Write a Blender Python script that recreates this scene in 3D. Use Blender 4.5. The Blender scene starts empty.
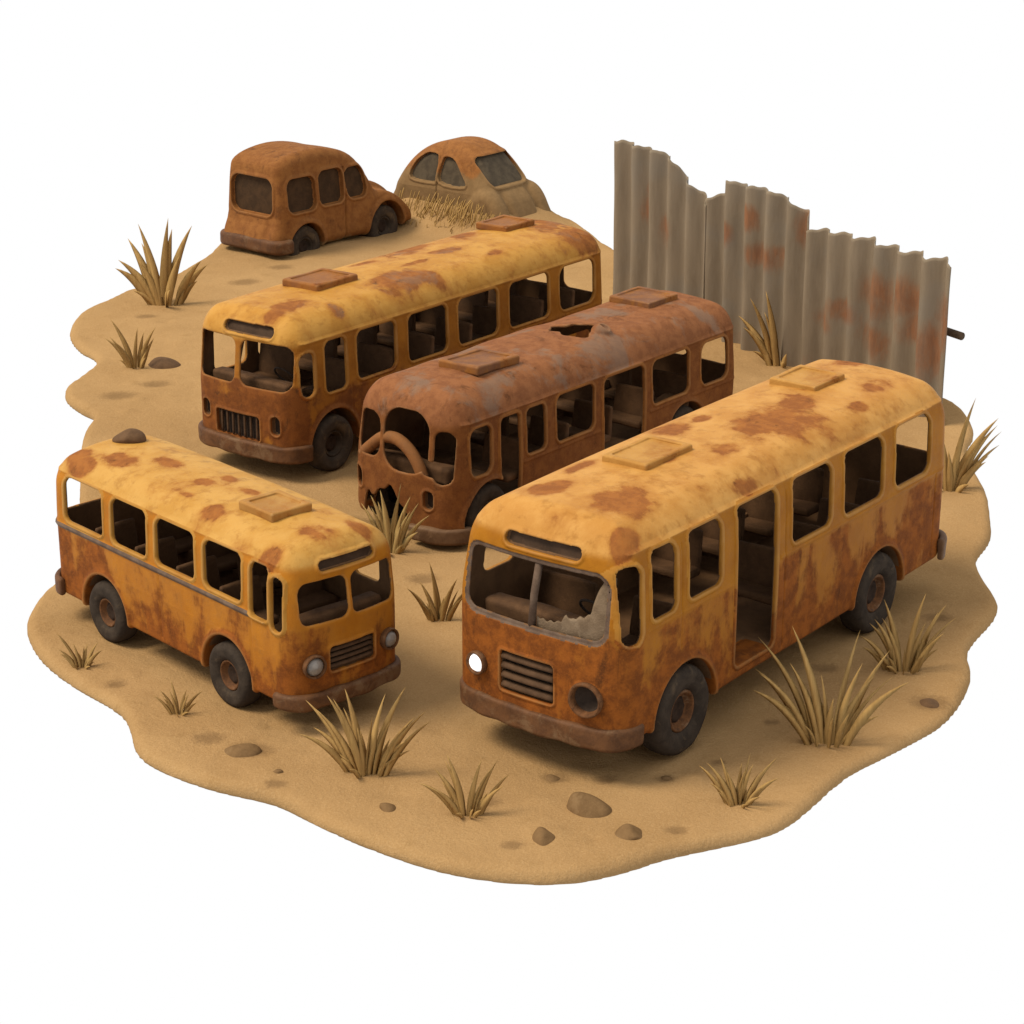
import bpy, math, random
import numpy as np
from mathutils import Vector, Matrix

S = bpy.context.scene
COL = S.collection
f32 = np.float32

# ------------------------------------------------------------------ objects
def tag(o, label=None, cat=None, group=None, kind=None):
    if label: o['label'] = label
    if cat: o['category'] = cat
    if group: o['group'] = group
    if kind: o['kind'] = kind
    return o

def empty(name, loc=(0, 0, 0), rz=0.0, label=None, cat=None, group=None):
    o = bpy.data.objects.new(name, None)
    o.empty_display_size = .3
    o.location = loc
    o.rotation_euler = (0, 0, rz)
    COL.objects.link(o)
    return tag(o, label, cat, group)

def mkmesh(name, V, F, N=None, attrs=None, smooth=True):
    """V (n,3); F (m,k) array of equal-sized faces or list of faces"""
    me = bpy.data.meshes.new(name)
    V = np.asarray(V, f32)
    if isinstance(F, np.ndarray) and F.ndim == 2:
        m, k = F.shape
        me.vertices.add(len(V)); me.vertices.foreach_set('co', V.ravel())
        me.loops.add(m * k); me.loops.foreach_set('vertex_index', F.ravel().astype(np.int32))
        me.polygons.add(m)
        me.polygons.foreach_set('loop_start', np.arange(0, m * k, k, dtype=np.int32))
        me.update(calc_edges=True)
    else:
        me.from_pydata([tuple(map(float, v)) for v in V], [], [tuple(int(i) for i in q) for q in F])
        me.update()
    if smooth:
        me.polygons.foreach_set('use_smooth', np.ones(len(me.polygons), dtype=bool))
    for nm, a in (attrs or {}).items():
        at = me.attributes.new(nm, 'FLOAT', 'POINT')
        at.data.foreach_set('value', np.asarray(a, f32))
    me.validate()
    if N is not None and len(N) == len(me.vertices):
        me.normals_split_custom_set_from_vertices([tuple(map(float, n)) for n in N])
    return me

def obj(name, me, mat, parent=None, loc=None, rot=None):
    o = bpy.data.objects.new(name, me)
    if mat is not None:
        me.materials.clear(); me.materials.append(mat)
    COL.objects.link(o)
    if parent is not None: o.parent = parent
    if loc is not None: o.location = loc
    if rot is not None: o.rotation_euler = rot
    return o

# ------------------------------------------------------------------ numpy noise
def _hash(ix, iy, iz, seed):
    h = (ix * 374761393 + iy * 668265263 + iz * 2147483647 + seed * 1274126177) & 0xffffffff
    h = ((h ^ (h >> 13)) * 1274126177) & 0xffffffff
    h = ((h ^ (h >> 16)) * 2246822519) & 0xffffffff
    return ((h ^ (h >> 15)) & 0xffff).astype(np.float64) / 65535.0

def vnoise(x, y, z, seed=0):
    x, y, z = np.broadcast_arrays(np.asarray(x, float), np.asarray(y, float), np.asarray(z, float))
    ix, iy, iz = (np.floor(a).astype(np.int64) for a in (x, y, z))
    fx, fy, fz = x - ix, y - iy, z - iz
    fx, fy, fz = (a * a * (3 - 2 * a) for a in (fx, fy, fz))
    r = 0
    for dx in (0, 1):
        for dy in (0, 1):
            for dz in (0, 1):
                w = (fx if dx else 1 - fx) * (fy if dy else 1 - fy) * (fz if dz else 1 - fz)
                r = r + w * _hash(ix + dx, iy + dy, iz + dz, seed)
    return r

def fbm(x, y, z, seed=0, oct=4):
    r = 0; a = .5; t = 0
    for i in range(oct):
        r = r + a * vnoise(x * 2 ** i, y * 2 ** i, z * 2 ** i, seed + i * 17); t += a; a *= .5
    return r / t

def sstep(a, b, x):
    t = np.clip((x - a) / (b - a), 0, 1)
    return t * t * (3 - 2 * t)

# ------------------------------------------------------------------ signed distance tools
def smax(a, b, k):
    h = np.clip(.5 + .5 * (a - b) / k, 0, 1)
    return b + (a - b) * h + k * h * (1 - h)

def smin(a, b, k):
    return -smax(-a, -b, k)

def rmax(a, b, r):
    return np.minimum(-r, np.maximum(a, b)) + np.sqrt(np.maximum(a + r, 0) ** 2 + np.maximum(b + r, 0) ** 2)

def rr2(a, b, ha, hb, r):
    qa = np.abs(a) - (ha - r); qb = np.abs(b) - (hb - r)
    return np.minimum(np.maximum(qa, qb), 0) + np.sqrt(np.maximum(qa, 0) ** 2 + np.maximum(qb, 0) ** 2) - r

def poly2(px, py, pts):
    """signed distance to a polygon, negative inside (broadcast arrays)"""
    px, py = np.broadcast_arrays(px, py)
    d = np.full(px.shape, 1e9); s = np.ones(px.shape)
    n = len(pts)
    for i in range(n):
        ax, ay = pts[i]; bx, by = pts[i - 1]
        ex, ey = bx - ax, by - ay
        wx, wy = px - ax, py - ay
        t = np.clip((wx * ex + wy * ey) / (ex * ex + ey * ey + 1e-12), 0, 1)
        d = np.minimum(d, (wx - ex * t) ** 2 + (wy - ey * t) ** 2)
        c1 = py >= ay; c2 = py < by; c3 = ex * wy > ey * wx
        s = np.where((c1 & c2 & c3) | (~c1 & ~c2 & ~c3), -s, s)
    return s * np.sqrt(d)

def catmull(pts, n=6, closed=True):
    pts = [np.array(p, float) for p in pts]; m = len(pts); out = []
    for i in range(m if closed else m - 1):
        p0, p1, p2, p3 = (pts[(i + k) % m] if closed else pts[min(max(i + k, 0), m - 1)] for k in (-1, 0, 1, 2))
        for j in range(n):
            t = j / n
            out.append(.5 * (2 * p1 + (p2 - p0) * t + (2 * p0 - 5 * p1 + 4 * p2 - p3) * t * t + (3 * p1 - p0 - 3 * p2 + p3) * t ** 3))
    if not closed: out.append(pts[-1])
    return np.array(out)

def grid(lo, hi, h):
    h = np.broadcast_to(np.asarray(h, float), 3)
    ax = [np.arange(lo[i], hi[i] + h[i], h[i]) for i in range(3)]
    return ax[0][:, None, None].astype(f32), ax[1][None, :, None].astype(f32), ax[2][None, None, :].astype(f32)

def surface_nets(D, X, Y, Z):
    nx, ny, nz = D.shape
    h = np.array([X[1, 0, 0] - X[0, 0, 0], Y[0, 1, 0] - Y[0, 0, 0], Z[0, 0, 1] - Z[0, 0, 0]], float)
    o = np.array([X[0, 0, 0], Y[0, 0, 0], Z[0, 0, 0]], float)
    ins = D < 0
    cnt = np.zeros((nx - 1, ny - 1, nz - 1), np.int8)
    for a in (0, 1):
        for b in (0, 1):
            for c in (0, 1):
                cnt += ins[a:nx - 1 + a, b:ny - 1 + b, c:nz - 1 + c]
    I, J, K = np.nonzero((cnt > 0) & (cnt < 8))
    n = len(I)
    idx = np.full(cnt.shape, -1, np.int32); idx[I, J, K] = np.arange(n)
    cor = {}
    for a in (0, 1):
        for b in (0, 1):
            for c in (0, 1):
                cor[(a, b, c)] = D[I + a, J + b, K + c].astype(float)
    acc = np.zeros((n, 3)); k = np.zeros(n)
    keys = list(cor)
    for p in keys:
        for ax in range(3):
            if p[ax] == 0:
                q = list(p); q[ax] = 1; q = tuple(q)
                d0, d1 = cor[p], cor[q]
                m = (d0 < 0) != (d1 < 0)
                t = np.where(m, d0 / np.where(m, d0 - d1, 1), 0)
                pt = np.repeat(np.array(p, float)[None], n, 0); pt[:, ax] = t
                acc += pt * m[:, None]; k += m
    V = o + (np.stack([I, J, K], 1) + acc / k[:, None]) * h
    # gradient normals from the corners
    fx, fy, fz = (acc / k[:, None]).T
    g = np.zeros((n, 3))
    for p in keys:
        wx = fx if p[0] else 1 - fx; wy = fy if p[1] else 1 - fy; wz = fz if p[2] else 1 - fz
        g[:, 0] += (1 if p[0] else -1) * wy * wz * cor[p]
        g[:, 1] += (1 if p[1] else -1) * wx * wz * cor[p]
        g[:, 2] += (1 if p[2] else -1) * wx * wy * cor[p]
    g /= h
    g /= np.linalg.norm(g, axis=1)[:, None] + 1e-12
    F = []
    # x edges
    for ax in range(3):
        sl0 = [slice(1, -1)] * 3; sl1 = [slice(1, -1)] * 3
        sl0[ax] = slice(0, D.shape[ax] - 1); sl1[ax] = slice(1, D.shape[ax])
        a = ins[tuple(sl0)]; b = ins[tuple(sl1)]
        P = np.nonzero(a != b)
        i = [P[0].copy(), P[1].copy(), P[2].copy()]
        u, v = [(1, 2), (2, 0), (0, 1)][ax]
        i[u] = i[u] + 1; i[v] = i[v] + 1
        def cell(du, dv):
            c = [q.copy() for q in i]; c[u] = c[u] - 1 + du; c[v] = c[v] - 1 + dv
            return idx[c[0], c[1], c[2]]
        q = np.stack([cell(0, 0), cell(1, 0), cell(1, 1), cell(0, 1)], 1)
        inside_first = a[P]
        q[~inside_first] = q[~inside_first][:, ::-1]
        F.append(q)
    F = np.concatenate(F)
    F = F[(F >= 0).all(1)]
    return V, F, g

def sub(V, F, N, attrs, mask):
    """the part of a mesh whose faces are in mask"""
    Fm = F[mask]
    used = np.unique(Fm)
    mp = np.full(len(V), -1, np.int64); mp[used] = np.arange(len(used))
    return V[used], mp[Fm], N[used], {k: a[used] for k, a in attrs.items()}

# ------------------------------------------------------------------ materials
def nm(name):
    m = bpy.data.materials.new(name); m.use_nodes = True
    nt = m.node_tree; nt.nodes.clear()
    out = nt.nodes.new('ShaderNodeOutputMaterial'); b = nt.nodes.new('ShaderNodeBsdfPrincipled')
    nt.links.new(b.outputs[0], out.inputs[0])
    return m, nt, b

SC = .66                                              # overall reflectance level

class NT:
    def __init__(s, nt): s.nt = nt
    def n(s, t, **kw):
        x = s.nt.nodes.new('ShaderNode' + t)
        for k, v in kw.items(): setattr(x, k, v)
        return x
    def put(s, sock, v):
        if hasattr(v, 'is_linked') or isinstance(v, bpy.types.NodeSocket): s.nt.links.new(v, sock)
        else: sock.default_value = v
    def coords(s, loc=(0, 0, 0), scale=(1, 1, 1)):
        tc = s.n('TexCoord'); mp = s.n('Mapping')
        s.nt.links.new(tc.outputs['Object'], mp.inputs[0])
        mp.inputs['Location'].default_value = loc; mp.inputs['Scale'].default_value = scale
        return mp.outputs[0]
    def noise(s, vec, scale, detail=6, rough=.6, dist=0.0):
        x = s.n('TexNoise'); s.put(x.inputs['Vector'], vec)
        x.inputs['Scale'].default_value = scale; x.inputs['Detail'].default_value = detail
        x.inputs['Roughness'].default_value = rough; x.inputs['Distortion'].default_value = dist
        return x.outputs[0]
    def math(s, op, a, b=None, clamp=False):
        x = s.n('Math', operation=op, use_clamp=clamp); s.put(x.inputs[0], a)
        if b is not None: s.put(x.inputs[1], b)
        return x.outputs[0]
    def step(s, v, a, b):
        x = s.n('MapRange', interpolation_type='SMOOTHSTEP'); s.put(x.inputs[0], v)
        x.inputs[1].default_value = a; x.inputs[2].default_value = b
        return x.outputs[0]
    def mix(s, fac, a, b):
        x = s.n('Mix', data_type='RGBA'); s.put(x.inputs[0], fac)
        t = lambda q: (*[min(1, ch * SC) for ch in q], 1) if isinstance(q, tuple) else q
        s.put(x.inputs[6], t(a)); s.put(x.inputs[7], t(b))
        return x.outputs[2]
    def attr(s, name):
        return s.n('Attribute', attribute_name=name).outputs['Fac']
    def bump(s, h, strength, dist=.02):
        x = s.n('Bump'); x.inputs['Strength'].default_value = strength; x.inputs['Distance'].default_value = dist
        s.put(x.inputs['Height'], h); return x.outputs[0]

RUST = [(.325, .098, .016), (.195, .058, .012), (.09, .033, .011)]

def mat_paint(name, seed, paint, paint2, streak=1.0, edge=.035, dust=(.50, .33, .15), rust=RUST, scale=1.0, grey=0.0, bare=False, spread=1.5, top=None):
    m, nt, b = nm(name); k = NT(nt)
    off = (seed * 3.7, seed * 1.9, seed * 2.3)
    c = k.coords(off, (1, 1, streak))
    c0 = k.coords(off)
    big = k.noise(c, 1.5 * scale, 9, .62, .35)
    mid = k.noise(c0, 5 * scale, 6, .65, .2)
    fine = k.noise(c0, 38, 5, .7)
    up = k.attr('up')
    pm = k.step(k.noise(c0, 2.1, 5, .6), .36, .66)
    p = k.mix(pm, paint, paint2)
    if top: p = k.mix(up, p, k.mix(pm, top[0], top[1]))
    p = k.mix(k.math('MULTIPLY', k.step(mid, .50, .70), .5), p, (.36, .155, .028))
    p = k.mix(k.math('MULTIPLY', k.step(fine, .5, .75), .22), p, tuple(min(1, x * 1.18) for x in paint))
    r = k.mix(k.step(mid, .38, .62), rust[0], rust[1])
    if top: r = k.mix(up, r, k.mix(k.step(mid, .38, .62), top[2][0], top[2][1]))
    r = k.mix(k.math('MULTIPLY', k.step(k.noise(c, 3.3, 7, .7, .5), .55, .70), .8), r, rust[2])
    r = k.mix(k.math('MULTIPLY', k.step(fine, .48, .7), .35), r, tuple(x * 1.45 for x in rust[0]))
    if grey:
        g = k.step(k.noise(c0, 1.1, 6, .65, .4), .50, .62)
        r = k.mix(k.math('MULTIPLY', g, k.math('MULTIPLY', up, grey)), r, (.25, .19, .14))
    w = k.attr('rust')
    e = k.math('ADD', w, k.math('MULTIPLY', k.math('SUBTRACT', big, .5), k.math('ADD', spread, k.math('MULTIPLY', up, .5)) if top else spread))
    e = k.math('ADD', e, k.math('MULTIPLY', k.math('SUBTRACT', mid, .5), .45))
    mask = k.step(e, .5 - edge, .5 + edge)
    halo = k.math('MULTIPLY', k.step(e, .12, .5), .55)
    p = k.mix(halo, p, (.42, .160, .026))
    col = k.mix(mask, p, r)
    d = k.attr('dust')
    dm = k.step(k.math('ADD', d, k.math('MULTIPLY', k.math('SUBTRACT', mid, .5), .5)), .35, .65)
    col = k.mix(dm, col, k.mix(k.step(mid, .35, .65), dust, tuple(x * .84 for x in dust)))
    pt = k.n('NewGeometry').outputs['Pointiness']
    edge_hilite = k.math('MULTIPLY', k.step(k.math('ADD', pt, k.math('MULTIPLY', k.math('SUBTRACT', mid, .5), .04)), .518, .575), .55)  # convex edges painted paler: worn paint that also draws the edge highlights
    col = k.mix(edge_hilite, col, tuple(min(1, .55 * q + .28 * g) for q, g in zip(paint if not bare else rust[0], (1, .62, .30))))
    nt.links.new(col, b.inputs['Base Color'])
    rg = k.math('ADD', .55, k.math('MULTIPLY', mask, .22)); k.put(b.inputs['Roughness'], k.math('ADD', rg, k.math('MULTIPLY', dm, .2), True))
    b.inputs['Specular IOR Level'].default_value = .07
    h = k.math('ADD', k.math('MULTIPLY', fine, .35), k.math('MULTIPLY', mid, 1.0))
    h = k.math('SUBTRACT', h, k.math('MULTIPLY', mask, .3))
    k.put(b.inputs['Normal'], k.bump(h, .38, .03))
    return m

def mat_plain(name, c1, c2, scale=4.0, rough=.75, bump=.3, fine=45, spec=.10, streak=1.0, c3=None):
    m, nt, b = nm(name); k = NT(nt)
    c = k.coords((1.3, 2.1, .7), (1, 1, streak))
    n1 = k.noise(c, scale, 7, .65, .3); n2 = k.noise(c, fine, 4, .65)
    col = k.mix(k.step(n1, .34, .66), c1, c2)
    if c3: col = k.mix(k.math('MULTIPLY', k.step(k.noise(c, scale * .6, 6, .7, .5), .53, .66), .85), col, c3)
    col = k.mix(k.math('MULTIPLY', k.step(n2, .48, .75), .3), col, tuple(min(1, x * 1.35) for x in c1))
    nt.links.new(col, b.inputs['Base Color']); b.inputs['Roughness'].default_value = rough
    b.inputs['Specular IOR Level'].default_value = spec
    k.put(b.inputs['Normal'], k.bump(k.math('ADD', n1, k.math('MULTIPLY', n2, .4)), bump, .03))
    return m

M = {}
M['inside'] = mat_plain('bare_interior_metal', (.225, .118, .054), (.155, .082, .039), 3, .85, .3)
M['seat'] = mat_plain('seat_vinyl', (.150, .077, .036), (.105, .054, .026), 5, .8, .35)
M['tyre'] = mat_plain('old_rubber', (.070, .052, .038), (.044, .033, .025), 6, .9, .35, spec=.05, c3=(.12, .084, .052))
M['tyre_dust'] = mat_plain('dusty_rubber', (.085, .060, .040), (.050, .036, .026), 5, .9, .35, c3=(.15, .10, .055))
M['rim'] = mat_plain('rusty_rim', (.20, .085, .032), (.10, .045, .02), 9, .7, .4, c3=(.25, .15, .085))
M['hub'] = mat_plain('hub_dark', (.055, .032, .02), (.03, .018, .012), 9, .8, .3)
M['bumper'] = mat_plain('bumper_rust', (.180, .078, .030), (.105, .046, .020), 4, .6, .4, spec=.15, c3=(.215, .122, .060))
M['bumper_pale'] = mat_plain('bumper_worn', (.205, .112, .056), (.130, .068, .034), 4, .6, .4, spec=.15, c3=(.26, .15, .078))
M['slat'] = mat_plain('brown_slat', (.13, .070, .036), (.085, .046, .024), 6, .75, .3)
M['dark'] = mat_plain('dark_recess', (.060, .040, .028), (.036, .024, .017), 5, .8, .2)
M['sign'] = mat_plain('dusty_sign_glass', (.090, .052, .030), (.058, .034, .020), 4, .7, .15)
M['pillar'] = mat_plain('grey_brown_metal', (.19, .125, .085), (.12, .075, .05), 5, .65, .3)
M['lens'] = mat_plain('dull_lens_glass', (.30, .26, .22), (.20, .165, .135), 9, .3, .15, spec=.6)
M['glass_dust'] = mat_plain('dust_caked_glass', (.265, .185, .115), (.19, .128, .078), 7, .85, .6, spec=.04, c3=(.31, .225, .145))
M['window_dust'] = mat_plain('dust_filmed_window', (.085, .046, .022), (.055, .031, .016), 4, .9, .2, spec=.08)
M['window_grey'] = mat_plain('grey_filmed_window', (.125, .094, .058), (.075, .056, .036), 4, .8, .2, spec=.12)
M['rock'] = mat_plain('brown_stone', (.255, .152, .070), (.195, .115, .053), 5, .95, .4, spec=0, c3=(.28, .175, .085))
M['rock_dark'] = mat_plain('dark_brown_stone', (.18, .10, .05), (.125, .07, .036), 5, .85, .5)
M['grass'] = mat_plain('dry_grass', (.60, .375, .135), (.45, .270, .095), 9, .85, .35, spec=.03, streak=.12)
M['grass_dark'] = mat_plain('darker_dry_grass', (.54, .335, .120), (.40, .242, .086), 9, .85, .35, spec=.03, streak=.12)  # slightly darker tone of the same dry grass
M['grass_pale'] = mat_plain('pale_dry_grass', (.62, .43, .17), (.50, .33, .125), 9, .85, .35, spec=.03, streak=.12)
M['pole'] = mat_plain('brown_rail', (.13, .085, .05), (.08, .05, .03), 6, .7, .3)

def mat_lamp():
    m, nt, b = nm('glowing_white_lens')
    b.inputs['Base Color'].default_value = (.9, .9, .9, 1)
    b.inputs['Emission Color'].default_value = (1, 1, 1, 1); b.inputs['Emission Strength'].default_value = .75  # glow added so the plain white lens renders fully white
    return m
M['lamp'] = mat_lamp()

def mat_sheet():
    m, nt, b = nm('galvanised_sheet'); k = NT(nt)
    c = k.coords((0, 0, 0), (1, 1, .16)); c0 = k.coords()
    n1 = k.noise(c, 3.2, 8, .65, .3); n2 = k.noise(c, 14, 5, .6)
    col = k.mix(k.step(n1, .35, .65), (.33, .258, .178), (.265, .205, .140))
    col = k.mix(k.math('MULTIPLY', k.step(n2, .5, .7), .2), col, (.35, .29, .22))
    col = k.mix(k.math('MULTIPLY', k.step(k.noise(c0, .8, 4, .5), .5, .7), .5), col, (.27, .235, .19))
    c2 = k.coords((4, 2, 1), (1, 1, .55))
    rn = k.noise(c2, 3.0, 8, .68, .5)
    w = k.attr('rust')
    mask = k.step(k.math('ADD', w, k.math('MULTIPLY', k.math('SUBTRACT', rn, .5), 1.2)),   .22, .95)
    r = k.mix(k.step(n2, .4, .6), (.37, .125, .038), (.27, .088, .028))
    col = k.mix(k.math('MULTIPLY', mask, .68), col, r)
    nt.links.new(col, b.inputs['Base Color']); b.inputs['Roughness'].default_value = .7
    b.inputs['Specular IOR Level'].default_value = .1
    k.put(b.inputs['Normal'], k.bump(k.math('ADD', n1, k.math('MULTIPLY', n2, .5)), .25, .02))
    return m
M['sheet'] = mat_sheet()

def mat_sand():
    m, nt, b = nm('dry_sand'); k = NT(nt)
    c = k.coords()
    n1 = k.noise(c, .35, 6, .6, .3); n2 = k.noise(c, 1.8, 7, .62, .3); g = k.noise(c, 40, 4, .75); gg = k.noise(c, 14, 5, .7)
    col = k.mix(k.step(n1, .35, .65), (.52, .318, .140), (.455, .272, .116))
    col = k.mix(k.math('MULTIPLY', k.step(n2, .55, .74), .40), col, (.36, .208, .080))
    col = k.mix(k.math('MULTIPLY', k.step(g, .5, .68), .42), col, (.66, .44, .22))
    col = k.mix(k.math('MULTIPLY', k.step(g, .48, .32), .40), col, (.32, .19, .075))
    st = k.attr('stain')
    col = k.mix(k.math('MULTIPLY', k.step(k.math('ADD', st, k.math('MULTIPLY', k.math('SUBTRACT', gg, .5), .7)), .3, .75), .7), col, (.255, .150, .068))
    nt.links.new(col, b.inputs['Base Color']); b.inputs['Roughness'].default_value = .95
    b.inputs['Specular IOR Level'].default_value = .0
    h = k.math('ADD', k.math('MULTIPLY', n2, 1.6), k.math('ADD', k.math('MULTIPLY', gg, .5), k.math('MULTIPLY', g, .34)))
    k.put(b.inputs['Normal'], k.bump(h, .6, .06))
    return m
M['sand'] = mat_sand()

# ------------------------------------------------------------------ small mesh builders
def lathe(profile, seg=48, axis='y'):
    """profile: list of (r, t) along axis; returns V,F"""
    V = []; n = len(profile)
    for i in range(seg):
        a = 2 * math.pi * i / seg
        for r, t in profile:
            p = (r * math.cos(a), t, r * math.sin(a)) if axis == 'y' else (t, r * math.cos(a), r * math.sin(a))
            V.append(p)
    F = []
    for i in range(seg):
        j = (i + 1) % seg
        for q in range(n - 1):
            F.append((i * n + q, i * n + q + 1, j * n + q + 1, j * n + q))
    return np.array(V), np.array(F)

def tube(pts, rad, seg=10, caps=True):
    pts = [Vector(p) for p in pts]; n = len(pts); V = []; F = []
    rr = rad if hasattr(rad, '__len__') else [rad] * n
    up = Vector((0, 0, 1))
    for i, p in enumerate(pts):
        t = (pts[min(i + 1, n - 1)] - pts[max(i - 1, 0)]).normalized()
        a = t.cross(up)
        if a.length < .05: a = t.cross(Vector((0, 1, 0)))
        a.normalize(); b = t.cross(a)
        for k in range(seg):
            th = 2 * math.pi * k / seg
            V.append(p + (a * math.cos(th) + b * math.sin(th)) * rr[i])
    for i in range(n - 1):
        for k in range(seg):
            F.append((i * seg + k, i * seg + (k + 1) % seg, (i + 1) * seg + (k + 1) % seg, (i + 1) * seg + k))
    if caps:
        F.append(tuple(range(seg))[::-1]); F.append(tuple((n - 1) * seg + k for k in range(seg)))
    return np.array([tuple(v) for v in V]), F

def sdf_box_mesh(name, sx, sy, sz, r, h, warp=.01, seed=0, extra=None):
    """soft rounded block centred on the origin, slightly uneven"""
    X, Y, Z = grid((-sx - .06, -sy - .06, -sz - .06), (sx + .06, sy + .06, sz + .06), h)
    w = warp * (np.sin(X * 7 + seed) + np.sin(Y * 6 + seed * 2) + np.sin(Z * 9 + seed * 3))
    d = rr2(X, Y, sx, sy, r) + 0 * Z
    d = rmax(d, np.abs(Z) - sz, r) + w
    if extra is not None: d = extra(d, X, Y, Z)
    V, F, N = surface_nets(d.astype(f32), X, Y, Z)
    return mkmesh(name, V, F, N)

def zero_attr(me, **kw):
    for k, v in kw.items():
        a = me.attributes.new(k, 'FLOAT', 'POINT')
        a.data.foreach_set('value', np.full(len(me.vertices), v, f32))
    return me

# ------------------------------------------------------------------ wheels
def wheel(parent, x, y, z, R, side, w=.16, tyre_mat='tyre', rim_mat='rim', tilt=0):
    """side: +1 if the outer face looks to +y"""
    h = w
    rim_p = [(R * .47, -h * .6), (R * .47, h * .68), (R * .435, h * .76), (R * .395, h * .68), (R * .375, h * .30), (R * .30, h * .18), (R * .14, h * .26)]
    V, F = lathe(rim_p); 
    me = mkmesh('wheel', V, F)
    o = obj('wheel', me, M[rim_mat], parent, (x, y, z), (0, 0, 0 if side > 0 else math.pi))
    ty = [(R * .45, -h * .8), (R * .62, -h), (R * .88, -h * .96), (R * .97, -h * .72), (R, -h * .3), (R, h * .3), (R * .975, h * .70), (R * .90, h * .95), (R * .80, h * 1.03), (R * .75, h * .985), (R * .66, h * 1.0), (R * .52, h * .88), (R * .475, h * .66)]
    V, F = lathe(ty, 56)
    a = np.arctan2(V[:, 2], V[:, 0]); rr = np.hypot(V[:, 0], V[:, 2])
    V = V * (1 + .008 * np.sin(a * 5 + x)[:, None])
    obj('tyre', mkmesh('tyre', V, F), M[tyre_mat], o)
    hb = [(R * .31, h * .22), (R * .27, h * .34), (R * .20, h * .38), (R * .16, h * .30), (R * .0, h * .33)]
    V, F = lathe(hb, 8)
    obj('hub', mkmesh('hub', V, F, smooth=False), M['hub'], o)
    return o

# ------------------------------------------------------------------ bus
def fit(c, fwd=0, wid=0, back=0, up=0):
    """lengthen the nose, widen towards the far side, lengthen the tail, raise the roof"""
    a = math.radians(c['yaw']); d = (math.cos(a), math.sin(a)); n = (-d[1] * c['s'], d[0] * c['s'])
    c['x'] += d[0] * fwd - n[0] * wid / 2; c['y'] += d[1] * fwd - n[1] * wid / 2
    k = (c['W'] + wid) / c['W']; c['W'] += wid; c['L'] += fwd + back; c['H'] += up
    for key in ('windows', 'far_windows', 'doors'):
        c[key] = [(w[0] + fwd, w[1] + fwd, *w[2:]) for w in c.get(key, [])]
    for key in ('screens', 'rear_screens', 'recesses'):
        c[key] = [(w[0] * k, w[1] * k, *w[2:]) for w in c.get(key, [])]
    c['bands'] = [(b[0], b[1], b[2], b[3] + fwd, b[4] + fwd) for b in c.get('bands', [])]
    c['seams'] = [(q[0] + fwd, *q[1:]) for q in c.get('seams', [])]
    c['arches'] = [(q[0] + fwd, q[1]) for q in c['arches']]
    c['fwd'] = fwd; c['k'] = k; c['off'] = wid / 2
    r0 = c['rust']; c['rust'] = lambda u, v, z, N, nv: r0(u - fwd, v - wid / 2, z, N, nv)

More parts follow.
